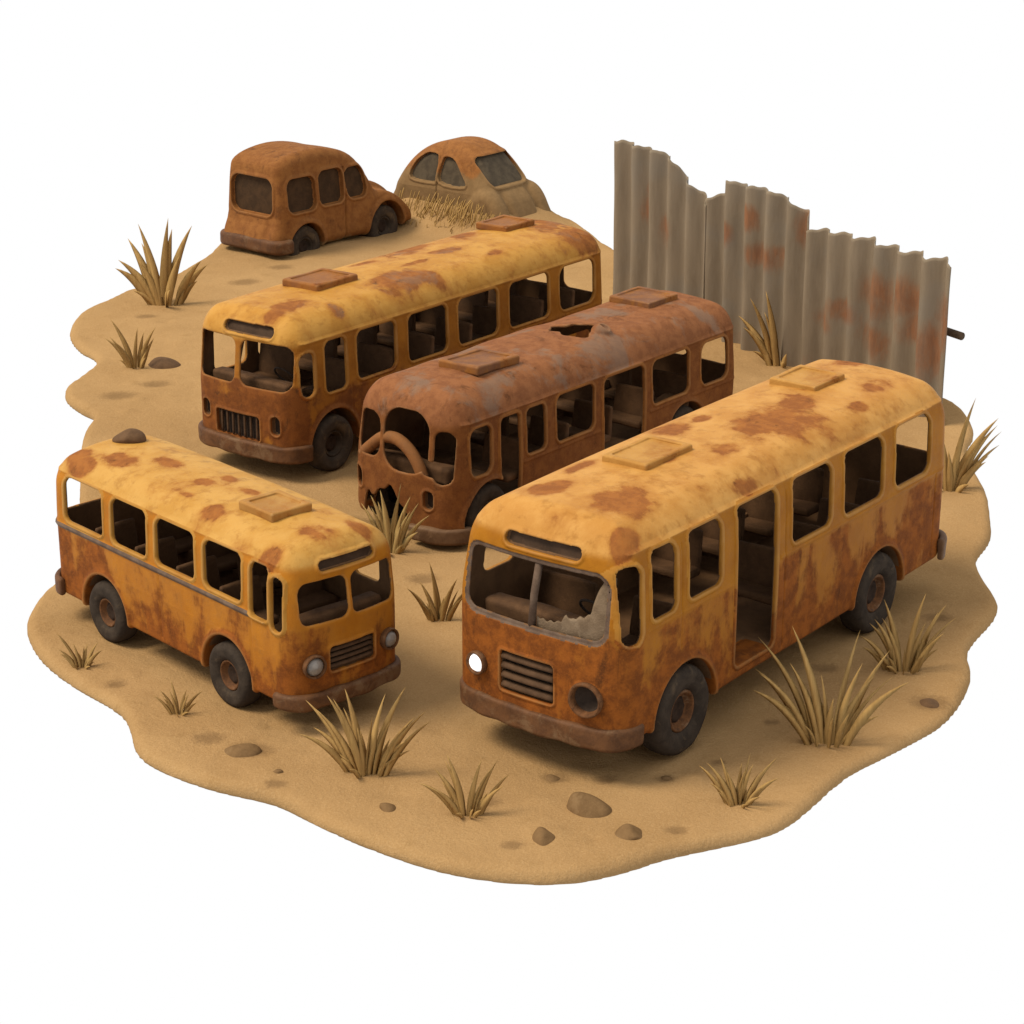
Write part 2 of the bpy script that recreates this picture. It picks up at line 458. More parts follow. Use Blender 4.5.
def build_bus(cfg):
    c = cfg
    L, W, H, zb, zf, s = c['L'], c['W'], c['H'], c['zb'], c['zf'], c['s']
    hbz, htz = c['hb'], c['ht']
    root = empty(c['name'], (c['x'], c['y'], c.get('z', 0)), math.radians(c['yaw']), c['label'], 'bus', 'wrecked buses on the sand')
    if 'tilt' in c: root.rotation_euler = (c['tilt'][0], c['tilt'][1], math.radians(c['yaw']))
    vx = c.get('vox', .025)
    X, Y, Z = grid((-L - .22, -W / 2 - .14, zb - .1), (.2, W / 2 + .14, H + .14), vx)
    Vv = Y * s                                            # v > 0 is the side the camera sees
    # warped coordinates: bowed front and rear, leaning windscreen, tumblehome
    bow = (2 * Y / W) ** 2
    fr = sstep(-L * .5, -L * .5 + .8, X)
    Xw = X + bow * (c['bow'] * fr - .08 * (1 - fr)) + np.maximum(Z - hbz, 0) * (.11 * fr - .04 * (1 - fr)) * sstep(.9, 0, np.where(fr > .5, -X, X + L))
    tz = np.maximum(Z - hbz + .3, 0); tz = np.where(tz < .6, tz * tz / 1.2, tz - .3)
    Yw = np.abs(Y) + tz * np.where(Vv > 0, .035, c.get('tumble', .035))
    cx, hx = -L / 2, L / 2
    rf, rr = c['rf'], c['rr']
    plan = np.where(Xw > cx, rr2(Xw - cx, Yw, hx, W / 2, rf), rr2(Xw - cx, Yw, hx, W / 2, rr))
    dome = .15 * bow + .05 * (np.abs(X - cx) / hx) ** 3
    body = rmax(plan, Z + dome - H, c['rt'])
    body = rmax(body, zb - Z, .05)
    if c.get('dents', 0):
        dn = c['dents']
        body = body + dn * (np.sin(X * 2.3 + 1.2 * np.sin(Y * 2 + c['seed'])) * np.sin(Y * 3.1 + c['seed']) * np.sin(Z * 2.6 + .7) + .6 * np.sin(X * 5.1 + c['seed']) * np.sin(Y * 4.3 + 1) * np.sin(Z * 5 + 2))
    # openings of the sides
    def win2(u0, u1, z0, z1, r):
        return rr2(X + (u0 + u1) / 2, Z - (z0 + z1) / 2, (u1 - u0) / 2, (z1 - z0) / 2, r)
    wins = []
    for w in c['windows']:
        wins.append((win2(*w), 1))
    for w in c['far_windows']:
        wins.append((win2(*w), -1))
    sidezone = (W / 2 - .42)
    outer = body.copy()
    near = {1: sstep(sidezone, sidezone + .1, Vv), -1: sstep(sidezone, sidezone + .1, -Vv)}
    for d2, sd in wins:
        outer = outer - .020 * sstep(.062, .038, d2) * near[sd]
    for (u0, u1, z0, z1, r) in c.get('doors', []):
        outer = outer - .022 * sstep(.075, .045, win2(u0, u1, z0, z1, r)) * near[1]
    # belt moulding, gutter, seams
    sidefac = sstep(W / 2 - .3, W / 2 - .1, np.abs(Y))
    for zz, wd, amp, u0, u1 in c.get('bands', []):
        outer = outer - amp * np.exp(-((Z - zz) / wd) ** 2) * sidefac * ((X < -u0) & (X > -u1))
    for uu, z0, z1 in c.get('seams', []):
        outer = outer + .02 * np.exp(-((X + uu) / .014) ** 2) * ((Z > z0) & (Z < z1)) * near[1]
    zg = c['zg']
    outer = outer - .020 * np.exp(-((Z - zg) / .026) ** 2) * sidefac * (X < -.35)
    arches = []
    for ua, ra in c['arches']:
        q = np.sqrt((X + ua) ** 2 + (Z - c['za']) ** 2) - ra
        arches.append(q)
        outer = outer - .035 * sstep(.10, .03, q) * sidefac
    cav = np.maximum(body + c.get('t', .06), zf - Z)
    shell = np.maximum(outer, -cav)
    under = np.maximum(plan + .1, Z - (zf - .09))
    shell = np.maximum(shell, -under)
    for q in arches:
        well = np.maximum(np.maximum(body + .012, q - .06), (W / 2 - .5) - np.abs(Y))
        shell = np.minimum(shell, well)
    k = .022
    for d2, sd in wins:
        shell = smax(shell, -np.maximum(d2, sidezone - sd * Vv), k)
    for (u0, u1, z0, z1, r) in c.get('doors', []):
        shell = smax(shell, -np.maximum(win2(u0, u1, z0, z1, r), sidezone - Vv), k)
    for q in arches:
        shell = smax(shell, -np.maximum(q, (W / 2 - .45) - np.abs(Y)), .03)
    frame2 = None
    for (v0, v1, z0, z1, r) in c['screens']:
        d2 = rr2(Vv - (v0 + v1) / 2, Z - (z0 + z1) / 2, (v1 - v0) / 2, (z1 - z0) / 2, r)
        frame2 = d2 if frame2 is None else np.minimum(frame2, d2)
        if c.get('screen_frame'):
            shell = smax(shell, -np.maximum(np.maximum(d2, -(body + .022)), -.8 - X), .015)
            shell = shell + 0 * d2
            d2 = d2 + .065
        shell = smax(shell, -np.maximum(d2, -.62 - X), .03)
    for (v0, v1, z0, z1, r) in c['rear_screens']:
        d2 = rr2(Vv - (v0 + v1) / 2, Z - (z0 + z1) / 2, (v1 - v0) / 2, (z1 - z0) / 2, r)
        shell = smax(shell, -np.maximum(d2, X + L - .55), .03)
    # recesses in the front: sign, grille, lamp sockets (depth measured from the skin)
    rec = []
    for (v0, v1, z0, z1, r, dep, nme_) in c['recesses']:
        d2 = rr2(Vv - (v0 + v1) / 2, Z - (z0 + z1) / 2, (v1 - v0) / 2, (z1 - z0) / 2, r)
        shell = np.minimum(shell, np.maximum(np.maximum(d2 - .05, body + .01), np.maximum(-(body + .17), -.9 - X)))
        shell = shell - .018 * sstep(.06, .03, d2) * sstep(-.75, -.5, X)
        shell = smax(shell, -np.maximum(np.maximum(d2, -(body + dep)), -.8 - X), .018)
    for fn in c.get('custom', []):
        shell = fn(shell, X, Y, Z, Vv, body)
    Vt, F, N = surface_nets(shell.astype(f32), X, Y, Z)
    del shell, outer, under
    x, y, z = Vt.T
    u, v = -x, y * s
    # --- wear attributes
    rust = c['rust'](u, v, z, N, N[:, 1] * s)
    dust = c['dust'](u, v, z, N) if 'dust' in c else np.zeros(len(Vt))
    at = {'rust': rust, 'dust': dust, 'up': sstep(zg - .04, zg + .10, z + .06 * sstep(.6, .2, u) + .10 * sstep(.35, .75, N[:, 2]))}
    # --- which part is each face
    fc = Vt[F].mean(1); fn_ = N[F].mean(1)
    ii = np.clip(((fc - [X[0, 0, 0], Y[0, 0, 0], Z[0, 0, 0]]) / vx).round().astype(int), 0, np.array(cav.shape) - 1)
    incav = (cav[ii[:, 0], ii[:, 1], ii[:, 2]] < .022) & (body[ii[:, 0], ii[:, 1], ii[:, 2]] < -.035)
    part = np.zeros(len(F), np.int16)                     # 0 body
    part[(fc[:, 2] > zg)] = 1                             # roof
    fu, fv = -fc[:, 0], fc[:, 1] * s
    names = {0: 'body', 1: 'roof'}
    pid = 10
    def band(u0, u1, z0, z1, r, sd, pad, nme):
        nonlocal pid
        d = rr2(fu - (u0 + u1) / 2, fc[:, 2] - (z0 + z1) / 2, (u1 - u0) / 2, (z1 - z0) / 2, r)
        mk = (d < pad) & (d > -.06) & (fv * sd > W / 2 - .40)
        part[mk] = pid; names[pid] = nme; pid += 1
    for w in c['windows']: band(*w, 1, .058, 'window_frame')
    for w in c['far_windows']: band(*w, -1, .058, 'window_frame')
    for w in c.get('doors', []): band(*w, 1, .07, 'door_frame')
    if c.get('screen_frame'):
        for (v0, v1, z0, z1, r) in c['screens']:
            d = rr2(fv - (v0 + v1) / 2, fc[:, 2] - (z0 + z1) / 2, (v1 - v0) / 2, (z1 - z0) / 2, r)
            mk = (d < .012) & (fu < .6); part[mk] = pid; names[pid] = 'windscreen_frame'; pid += 1
    if c['seed'] == 2:
        part[(part == 0) & (np.abs(fc[:, 2] - 1.50) < .042) & (np.abs(fv) > W / 2 - .12) & (fu > .62)] = 5; names[5] = 'belt_moulding'
    part[incav] = 2; names[2] = 'interior'
    bd = body[ii[:, 0], ii[:, 1], ii[:, 2]]
    recid = {}
    for (v0, v1, z0, z1, r, dep, nme_) in c['recesses']:
        d = rr2(fv - (v0 + v1) / 2, fc[:, 2] - (z0 + z1) / 2, (v1 - v0) / 2, (z1 - z0) / 2, r)
        mk = (d < -.012) & (fu < .8) & (bd < -.02)
        part[mk] = pid; names[pid] = nme_; recid[pid] = M['sign'] if nme_ == 'destination_sign' else M['dark']; pid += 1
    under_f = (fn_[:, 2] < -.5) & (fc[:, 2] < zf)
    part[under_f & (part == 0) & (fc[:, 2] > zb + .1)] = 3; names[3] = 'underside'
    mats = dict(recid); mats.update({0: c['mat_body'], 1: c['mat_roof'], 2: M['inside'], 3: M['inside'], 5: M['pillar']})
    c['parts'] = {}
    for p in np.unique(part):
        mk = part == p
        if mk.sum() < 12: continue
        V2, F2, N2, A2 = sub(Vt, F, N, at, mk)
        m = mats.get(int(p))
        if m is None:
            m = M['pillar'] if names[int(p)] == 'windscreen_frame' else c['mat_frame']
        c['parts'][names[int(p)]] = obj(names[int(p)], mkmesh(names[int(p)], V2, F2, N2, A2), m, root)
    return root

def front_x(c, v, z):
    return -c['bow'] * (2 * v / c['W']) ** 2 - max(z - c['hb'], 0) * .11

def bumper(c, root, u_end, z0, z1, dep, mat, rear=False, vmin=None, out=.06, h=.022):
    L, W, s = c['L'], c['W'], c['s']
    lo = (-u_end - .05, -W / 2 - out - .1, z0 - .06); hi = (.3, W / 2 + out + .1, z1 + .06)
    X, Y, Z = grid(lo, hi, h)
    rf = c['rf'] + .06
    Xw = X + c['bow'] * (2 * Y / W) ** 2
    pl = rr2(Xw + 1.5, Y, 1.5 + out + .03, W / 2 + out, rf)
    d = rmax(np.maximum(pl, -(pl + dep)), np.abs(Z - (z0 + z1) / 2) - (z1 - z0) / 2, .05)
    d = rmax(d + 0 * Z, np.maximum(-X - u_end, 0) + (-X - u_end), .04)
    if vmin is not None: d = rmax(d, vmin - Y * s + .05 * np.sin(Z * 9), .04)
    d = d + .010 * np.sin(Y * 4.3 + c['seed']) * np.sin(Z * 9 + Y * 3) + .006 * np.sin(Y * 13 + 2)
    V, F, N = surface_nets(d.astype(f32), X, Y, Z)
    if rear:
        V = V * [-1, -1, 1]; V[:, 0] -= L; N = N * [-1, -1, 1]
    return obj('bumper', mkmesh('bumper', V, F, N), M[mat], root)

def seats(c, root, u_list, zf, hz=.42, back=.62):
    W = c['W']
    cm = sdf_box_mesh('seat', .20, W * .18, .07, .05, .025, .006, 1)
    bm = sdf_box_mesh('backrest', .055, W * .18, back / 2, .05, .025, .006, 2)
    for u in u_list:
        for sd in (1, -1):
            o = obj('seat', cm, M['seat'], root, (-u, sd * (W / 2 - W * .18 - .10), zf + hz))
            obj('backrest', bm, M['seat'], o, (-.20, 0, back / 2 - .02), (0, -.12, 0))

def hatch(c, root, u0, u1, v0, v1, z, mat, tilt=(0, 0)):
    me = sdf_box_mesh('roof_hatch', (u1 - u0) / 2, (v1 - v0) / 2, .068, .028, .016, .005, u0, lambda d, X, Y, Z: smax(d, -np.maximum(rr2(X, Y, (u1 - u0) / 2 - .10, (v1 - v0) / 2 - .09, .05) + 0 * Z, .040 - Z), .02))
    zero_attr(me, rust=c.get('hatch_rust', .3), dust=0)
    s = c['s']
    return obj('roof_hatch', me, mat, root, (-(u0 + u1) / 2 - c['fwd'], s * ((v0 + v1) / 2 + c['off']), z), (tilt[0], tilt[1], .0))

def headlight(c, root, v, z, R, kind, push=.0):
    """kind: lens / lamp / empty"""
    y = v * c['s']; x = front_x(c, v, z) + push
    ya = math.atan2(2 * c['bow'] * 4 * v / c['W'] ** 2, 1) * c['s']
    ring = [(R * .98, -.08), (R * 1.20, -.03), (R * 1.26, .02), (R * 1.18, .062), (R * 1.02, .05), (R * .93, -.02), (R * .90, -.09)]
    V, F = lathe(ring, 40, 'x')
    me = zero_attr(mkmesh('headlight', V, F), rust=.62, dust=0)
    o = obj('headlight', me, M['rim'], root, (x, y, z), (0, 0, ya))
    if kind == 'empty':
        V, F = lathe([(R * .97, -.03), (R * .7, -.085), (R * .3, -.11), (0, -.115)], 40, 'x')
        obj('socket', mkmesh('socket', V, F), M['dark'], o)
    else:
        V, F = lathe([(R * .96, .0), (R * .9, .03), (R * .7, .062), (R * .4, .085), (0, .095)], 40, 'x')
        obj('lens', mkmesh('lens', V, F), M['lamp' if kind == 'lamp' else 'lens'], o)
        if kind == 'lamp': o['label'] = 'lamp with bright white lens'
    return o

def grille(c, root, v0, v1, z0, z1, nsl, vertical, mat):
    back = c['parts']['grille']; v0 *= c['k']; v1 *= c['k']
    for i in range(nsl):
        if vertical:
            v = v0 + (v1 - v0) * (i + .5) / nsl
            pts = [(front_x(c, v, z) - .045, v * c['s'], z) for z in np.linspace(z0, z1, 6)]
            r = .022
        else:
            z = z0 + (z1 - z0) * (i + .5) / nsl
            pts = [(front_x(c, v, z) - .045, v * c['s'], z) for v in np.linspace(v0, v1, 12)]
            r = (z1 - z0) / nsl * .33
        V, F = tube(pts, r, 8)
        if not vertical: V[:, 0] += (V[:, 2] - V[:, 2].mean()) * -.5
        obj('slat', mkmesh('slat', V, F), mat, back)
    return back

def ell(u, v, cu, cv, ru, rv):
    return np.clip(1.45 - np.sqrt(((u - cu) / ru) ** 2 + ((v - cv) / rv) ** 2) * 1.0, 0, 1)

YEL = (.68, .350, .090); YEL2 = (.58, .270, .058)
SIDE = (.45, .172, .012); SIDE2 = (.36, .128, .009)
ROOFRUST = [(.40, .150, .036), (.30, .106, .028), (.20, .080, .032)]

# ---------------- bus at the right: biggest, doorless, one white lamp
A = dict(name='rusted_bus', x=.382, y=-9.384, yaw=-127.66, s=1, W=2.4, L=8.4, H=3.24, vox=.0225, zb=.60, zf=.82, hb=2.1, ht=2.975, zg=3.02,
         tumble=.16, bow=.15, rf=.32, rr=.40, rt=.50, seed=1, dents=.004, za=.60,
         label='big yellow bus with an open side doorway and one bright white headlight',
         windows=[(.10, .39, 1.88, 2.88, .13), (.60, 1.13, 2.08, 2.96, .12), (1.41, 2.15, 2.1, 2.975, .12), (3.87, 4.89, 2.1, 2.975, .14), (5.24, 6.33, 2.1, 2.975, .14), (6.68, 7.72, 2.1, 2.975, .17)],
         far_windows=[(.60, 1.25, 2.1, 2.96, .12), (1.55, 2.5, 2.1, 2.97, .14), (2.8, 3.75, 2.1, 2.97, .14), (4.05, 5.0, 2.1, 2.97, .14), (5.3, 6.3, 2.1, 2.97, .14), (6.65, 7.7, 2.1, 2.97, .17)],
         doors=[(2.53, 3.48, .80, 2.98, .10)],
         screens=[(-.99, .98, 1.86, 2.78, .22)], screen_frame=True,
         rear_screens=[(-.95, -.08, 2.1, 2.85, .16), (.08, .95, 2.1, 2.85, .16)],
         recesses=[(-.42, .60, 2.87, 3.04, .083, .09, 'destination_sign'), (-.42, .32, .95, 1.48, .05, .09, 'grille'), (.58, .90, .98, 1.33, .15, .10, 'lamp_socket')],
         bands=[(2.0, .02, .014, 3.6, 8.3), (1.98, .02, .010, .5, 2.45)],
         seams=[(1.27, 1.5, 2.9), (3.72, .7, 2.9), (7.95, .7, 2.0)],
         arches=[(1.37, .70), (6.36, .70)])
def rustA(u, v, z, N, nv):
    belt = sstep(2.05, 1.9, z)
    r = .10 + belt * (.36 + .22 * sstep(1.8, .9, z))
    r = np.maximum(r, .80 * sstep(.75, .25, u) * sstep(2.35, 1.75, z))
    for ua in (1.37, 6.36):
        q = np.hypot(u - ua, z - .6); r = np.maximum(r, .78 * sstep(1.05, .74, q))
    r = np.where(z < .95, np.maximum(r, .72), r)
    top = z > 2.9
    for (cu, cv, ru, rv) in [(1.02, .44, .42, .34), (.9, -.52, .30, .20), (3.62, -.60, .30, .24), (4.95, .32, .78, .46), (5.7, .15, .40, .30), (3.46, .42, .22, .16), (7.31, .46, .34, .22), (8.15, -.36, .34, .3), (2.85, 1.02, .25, .1), (1.75, -.7, .3, .12), (4.3, -.55, .18, .12), (6.3, .75, .2, .1), (.35, .95, .2, .14), (2.5, .02, .2, .13)]:
        r = np.where(top, np.maximum(r, .74 * ell(u, v, cu, cv, ru * 1.1, rv * 1.1)), r)
    return np.where(top, r + .05, r)
A['rust'] = rustA
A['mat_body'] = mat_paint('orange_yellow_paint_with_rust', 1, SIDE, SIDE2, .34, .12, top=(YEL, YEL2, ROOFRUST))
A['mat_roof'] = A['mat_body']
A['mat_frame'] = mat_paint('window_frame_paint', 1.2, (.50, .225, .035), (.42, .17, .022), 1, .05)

# ---------------- bus at the left
Lb = dict(name='rusted_bus', x=-2.173, y=-7.979, yaw=-47.39, s=-1, W=1.80, L=5.66, H=2.60, zb=.42, zf=.72, hb=1.6, ht=2.245, zg=2.30,
          bow=.12, rf=.24, rr=.28, rt=.35, seed=2, dents=.004, za=.47,
          label='small orange bus with two grey round headlights and sand on its roof, at the left',
          windows=[(.15, .34, 1.42, 2.15, .085), (.41, .78, 1.50, 2.235, .09), (.98, 1.81, 1.6, 2.245, .11), (2.04, 2.93, 1.6, 2.245, .11), (3.16, 4.01, 1.6, 2.245, .11), (4.25, 5.22, 1.6, 2.245, .11)],
          far_windows=[(.41, .95, 1.55, 2.235, .10), (1.15, 1.95, 1.6, 2.24, .11), (2.15, 2.95, 1.6, 2.24, .11), (3.16, 4.0, 1.6, 2.24, .11), (4.25, 5.22, 1.6, 2.24, .11)],
          screens=[(-.76, -.05, 1.50, 2.06, .12), (.02, .70, 1.50, 2.06, .12)],
          rear_screens=[(-.72, .72, 1.6, 2.15, .14)],
          recesses=[(-.46, .40, 2.17, 2.31, .068, .08, 'destination_sign'), (-.38, .32, .80, 1.14, .04, .08, 'grille')],
          bands=[(1.50, .034, .034, .45, 5.7), (1.06, .012, .004, .5, 5.6)],
          seams=[(.80, .6, 1.5), (2.9, .5, 1.45)],
          arches=[(1.347, .545), (4.278, .545)])
def rustL(u, v, z, N, nv):
    belt = sstep(1.56, 1.40, z)
    r = .10 + belt * (.31 + .24 * sstep(1.2, .5, z)) + belt * .20 * sstep(3.2, 5.0, u)
    r = np.maximum(r, (.46 + .24 * sstep(1.3, .7, z)) * sstep(.55, .2, u) * sstep(1.56, 1.42, z))
    for ua in (1.347, 4.278):
        q = np.hypot(u - ua, z - .47); r = np.maximum(r, .74 * sstep(.80, .56, q))
    r = np.where(z < .60, np.maximum(r, .70), r)
    top = z > 2.2
    for (cu, cv, ru, rv) in [(3.82, .0, .30, .16), (2.83, .1, .16, .10), (2.74, -.24, .14, .1), (1.97, .58, .22, .14), (2.67, .5, .15, .08), (2.1, -.12, .2, .1), (.33, .09, .32, .22), (.48, .78, .2, .16), (5.0, .7, .3, .14), (4.5, .4, .35, .2), (.25, -.45, .2, .15), (5.3, .55, .22, .2)]:
        r = np.where(top, np.maximum(r, .72 * ell(u, v, cu, cv, ru * 1.1, rv * 1.1)), r)
    return r
Lb['rust'] = rustL
Lb['dust'] = lambda u, v, z, N: np.where(z > 2.3, .40 * sstep(.35, -.35, v) * sstep(.3, 1.2, u) * sstep(.6, .9, N[:, 2]), 0)
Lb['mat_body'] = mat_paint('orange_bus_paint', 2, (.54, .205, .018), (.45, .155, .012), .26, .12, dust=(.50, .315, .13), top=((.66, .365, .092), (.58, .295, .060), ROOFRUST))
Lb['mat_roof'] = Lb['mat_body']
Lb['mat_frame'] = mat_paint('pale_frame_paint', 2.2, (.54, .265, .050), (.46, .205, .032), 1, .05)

# ---------------- bus at the back left
B = dict(name='rusted_bus', x=-4.527, y=1.963, yaw=-127.83, s=1, W=2.2, L=9.0, H=2.89, zb=.48, zf=.80, hb=1.52, ht=2.37, zg=2.43,
         bow=.14, rf=.36, rr=.38, rt=.44, seed=3, dents=.005, za=.52,
         label='long yellow bus with brown front and vertical grille slots, behind the small orange bus',
         windows=[(.22, .52, 1.50, 2.26, .13), (.79, 1.32, 1.46, 2.36, .12), (1.61, 2.63, 1.52, 2.37, .14), (2.98, 4.06, 1.52, 2.37, .14), (4.39, 5.55, 1.52, 2.37, .14), (5.91, 7.13, 1.52, 2.37, .14), (7.48, 8.62, 1.52, 2.37, .2)],
         far_windows=[(.5, 1.32, 1.5, 2.3, .14), (1.61, 2.63, 1.52, 2.37, .14), (2.98, 4.06, 1.52, 2.37, .14), (4.39, 5.55, 1.52, 2.37, .14), (5.91, 7.13, 1.52, 2.37, .14), (7.48, 8.62, 1.52, 2.37, .2)],
         screens=[(-.95, -.10, 1.62, 2.40, .15), (.02, .97, 1.62, 2.40, .17)],
         rear_screens=[(-.85, -.06, 1.52, 2.25, .15), (.06, .85, 1.52, 2.25, .15)],
         recesses=[(-.36, .64, 2.49, 2.68, .09, .09, 'destination_sign'), (-.50, .42, .66, 1.10, .06, .09, 'grille'), (-.84, -.66, .90, 1.20, .09, .10, 'lamp_socket'), (.64, .81, .84, 1.16, .085, .10, 'lamp_socket')],
         bands=[(1.42, .02, .010, 1.5, 9)],
         seams=[(1.46, .6, 1.5)],
         arches=[(.98, .62), (7.0, .62)])
def rustB(u, v, z, N, nv):
    belt = sstep(1.75, 1.35, z)
    r = .12 + belt * .38
    r = np.maximum(r, (.74 - .1 * sstep(1.2, 1.7, z)) * sstep(.70, .25, u) * sstep(1.85, 1.65, z))
    q = np.hypot(u - .98, z - .52); r = np.maximum(r, .74 * sstep(1.0, .65, q))
    top = z > 2.3
    for (cu, cv, ru, rv) in [(3.5, .62, .80, .42), (5.0, -.75, .75, .30), (.74, .29, .40, .25), (5.6, -.05, .55, .18), (3.72, -.68, .4, .16), (6.6, -.7, .5, .3), (8.6, -.2, .7, .8), (8.5, .75, .8, .3), (1.4, .85, .2, .2), (2.4, -.5, .4, .1), (6.1, .6, .25, .12), (4.3, .1, .5, .1), (.3, .4, .25, .2)]:
        r = np.where(top, np.maximum(r, .72 * ell(u, v, cu, cv, ru * 1.1, rv * 1.1)), r)
    return r
B['rust'] = rustB
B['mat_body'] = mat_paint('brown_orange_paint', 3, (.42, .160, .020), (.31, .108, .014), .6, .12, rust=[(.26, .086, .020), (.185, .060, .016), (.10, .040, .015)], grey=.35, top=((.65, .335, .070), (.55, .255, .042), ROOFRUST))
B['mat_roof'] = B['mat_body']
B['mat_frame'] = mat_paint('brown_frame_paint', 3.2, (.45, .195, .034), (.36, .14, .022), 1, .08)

# ---------------- bare rusted bus in the middle
C = dict(name='rusted_bus', x=-1.667, y=-1.329, yaw=-129.05, s=1, W=2.12, L=7.86, H=2.56, tumble=.12, zb=.34, zf=.54, hb=1.253, ht=2.03, zg=2.09,
         bow=.18, rf=.38, rr=.38, rt=.46, seed=4, dents=.016, za=.46,
         label='bare rust brown bus with a torn hole in its roof and a broken front',
         windows=[(.36, .85, 1.20, 1.98, .14), (1.72, 2.2, 1.25, 2.0, .10), (2.51, 3.53, 1.25, 2.03, .13), (5.18, 6.28, 1.25, 2.02, .13), (6.66, 7.46, 1.25, 2.01, .17)],
         far_windows=[(2.51, 3.53, 1.25, 2.02, .13), (3.85, 4.9, 1.25, 2.02, .13), (5.18, 6.28, 1.25, 2.02, .13), (6.66, 7.46, 1.25, 2.01, .17)],
         doors=[(1.08, 1.55, .50, 2.0, .08), (3.80, 4.93, .55, 2.03, .13)],
         screens=[(-.83, -.36, 1.35, 2.07, .20), (-.27, .56, 1.24, 2.23, .33), (.65, .91, 1.14, 1.98, .125)],
         rear_screens=[(-.80, -.06, 1.3, 1.95, .15), (.06, .80, 1.3, 1.95, .15)],
         recesses=[(-.92, -.73, .76, 1.10, .095, .10, 'lamp_socket'), (.50, .66, .70, 1.00, .08, .10, 'lamp_socket')],
         bands=[(1.15, .02, .016, 1.6, 3.7), (1.15, .02, .016, 5.1, 7.8)],
         seams=[(1.62, .5, 1.2)],
         arches=[(.80, .60), (6.2, .60)])
def tornC(d, X, Y, Z, Vv, body):
    # jagged roof hole with a curled flap beside it
    U = -X - C['fwd']
    a = np.arctan2(Vv - .11, U - 4.28)
    rr_ = np.sqrt(((U - 4.26) / .38) ** 2 + ((Vv - .13) / .38) ** 2) - 1 - .16 * np.sin(a * 3 + 1) - .10 * np.sin(a * 7)
    d = smax(d, -np.maximum(rr_ * .25, 2.2 - Z), .02)
    zt = C['H'] - .03
    fl = np.sqrt(((U - 4.50) / .17) ** 2 + ((Vv - .53) / .18) ** 2 + ((Z - zt) / .15) ** 2) - 1
    d = smin(d, fl * .10, .04)
    h2 = np.sqrt(((U - 4.52) / .06) ** 2 + ((Vv - .61) / .11) ** 2 + ((Z - zt - .11) / .08) ** 2) - 1
    d = smax(d, -h2 * .05, .02)
    # middle and right panes run together at the bottom
    j = rr2(Vv - .72, Z - 1.36, .20, .11, .1)
    d = smax(d, -np.maximum(j, -.62 - X), .06)
    # torn lower front
    q = np.sqrt(((Vv + .24) / .52) ** 2 + ((Z - .22) / .66) ** 2) - 1 + .09 * np.sin(Vv * 11) + .05 * np.sin(Vv * 23 + 1)
    d = smax(d, -np.maximum(q * .5, -.9 - X), .02)
    return d
C['custom'] = [tornC]
C['rust'] = lambda u, v, z, N, nv: np.full(len(u), 1.4)
CR = [(.26, .100, .042), (.20, .072, .030), (.115, .048, .025)]
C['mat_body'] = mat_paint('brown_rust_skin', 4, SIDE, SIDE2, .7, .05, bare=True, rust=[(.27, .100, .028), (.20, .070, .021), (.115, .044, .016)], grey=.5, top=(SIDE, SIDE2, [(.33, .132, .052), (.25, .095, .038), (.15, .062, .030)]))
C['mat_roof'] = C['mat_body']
C['mat_frame'] = mat_paint('brown_rust_frame', 4.2, SIDE, SIDE2, 1, .05, bare=True, rust=[(.34, .135, .034), (.26, .098, .026), (.15, .058, .02)])

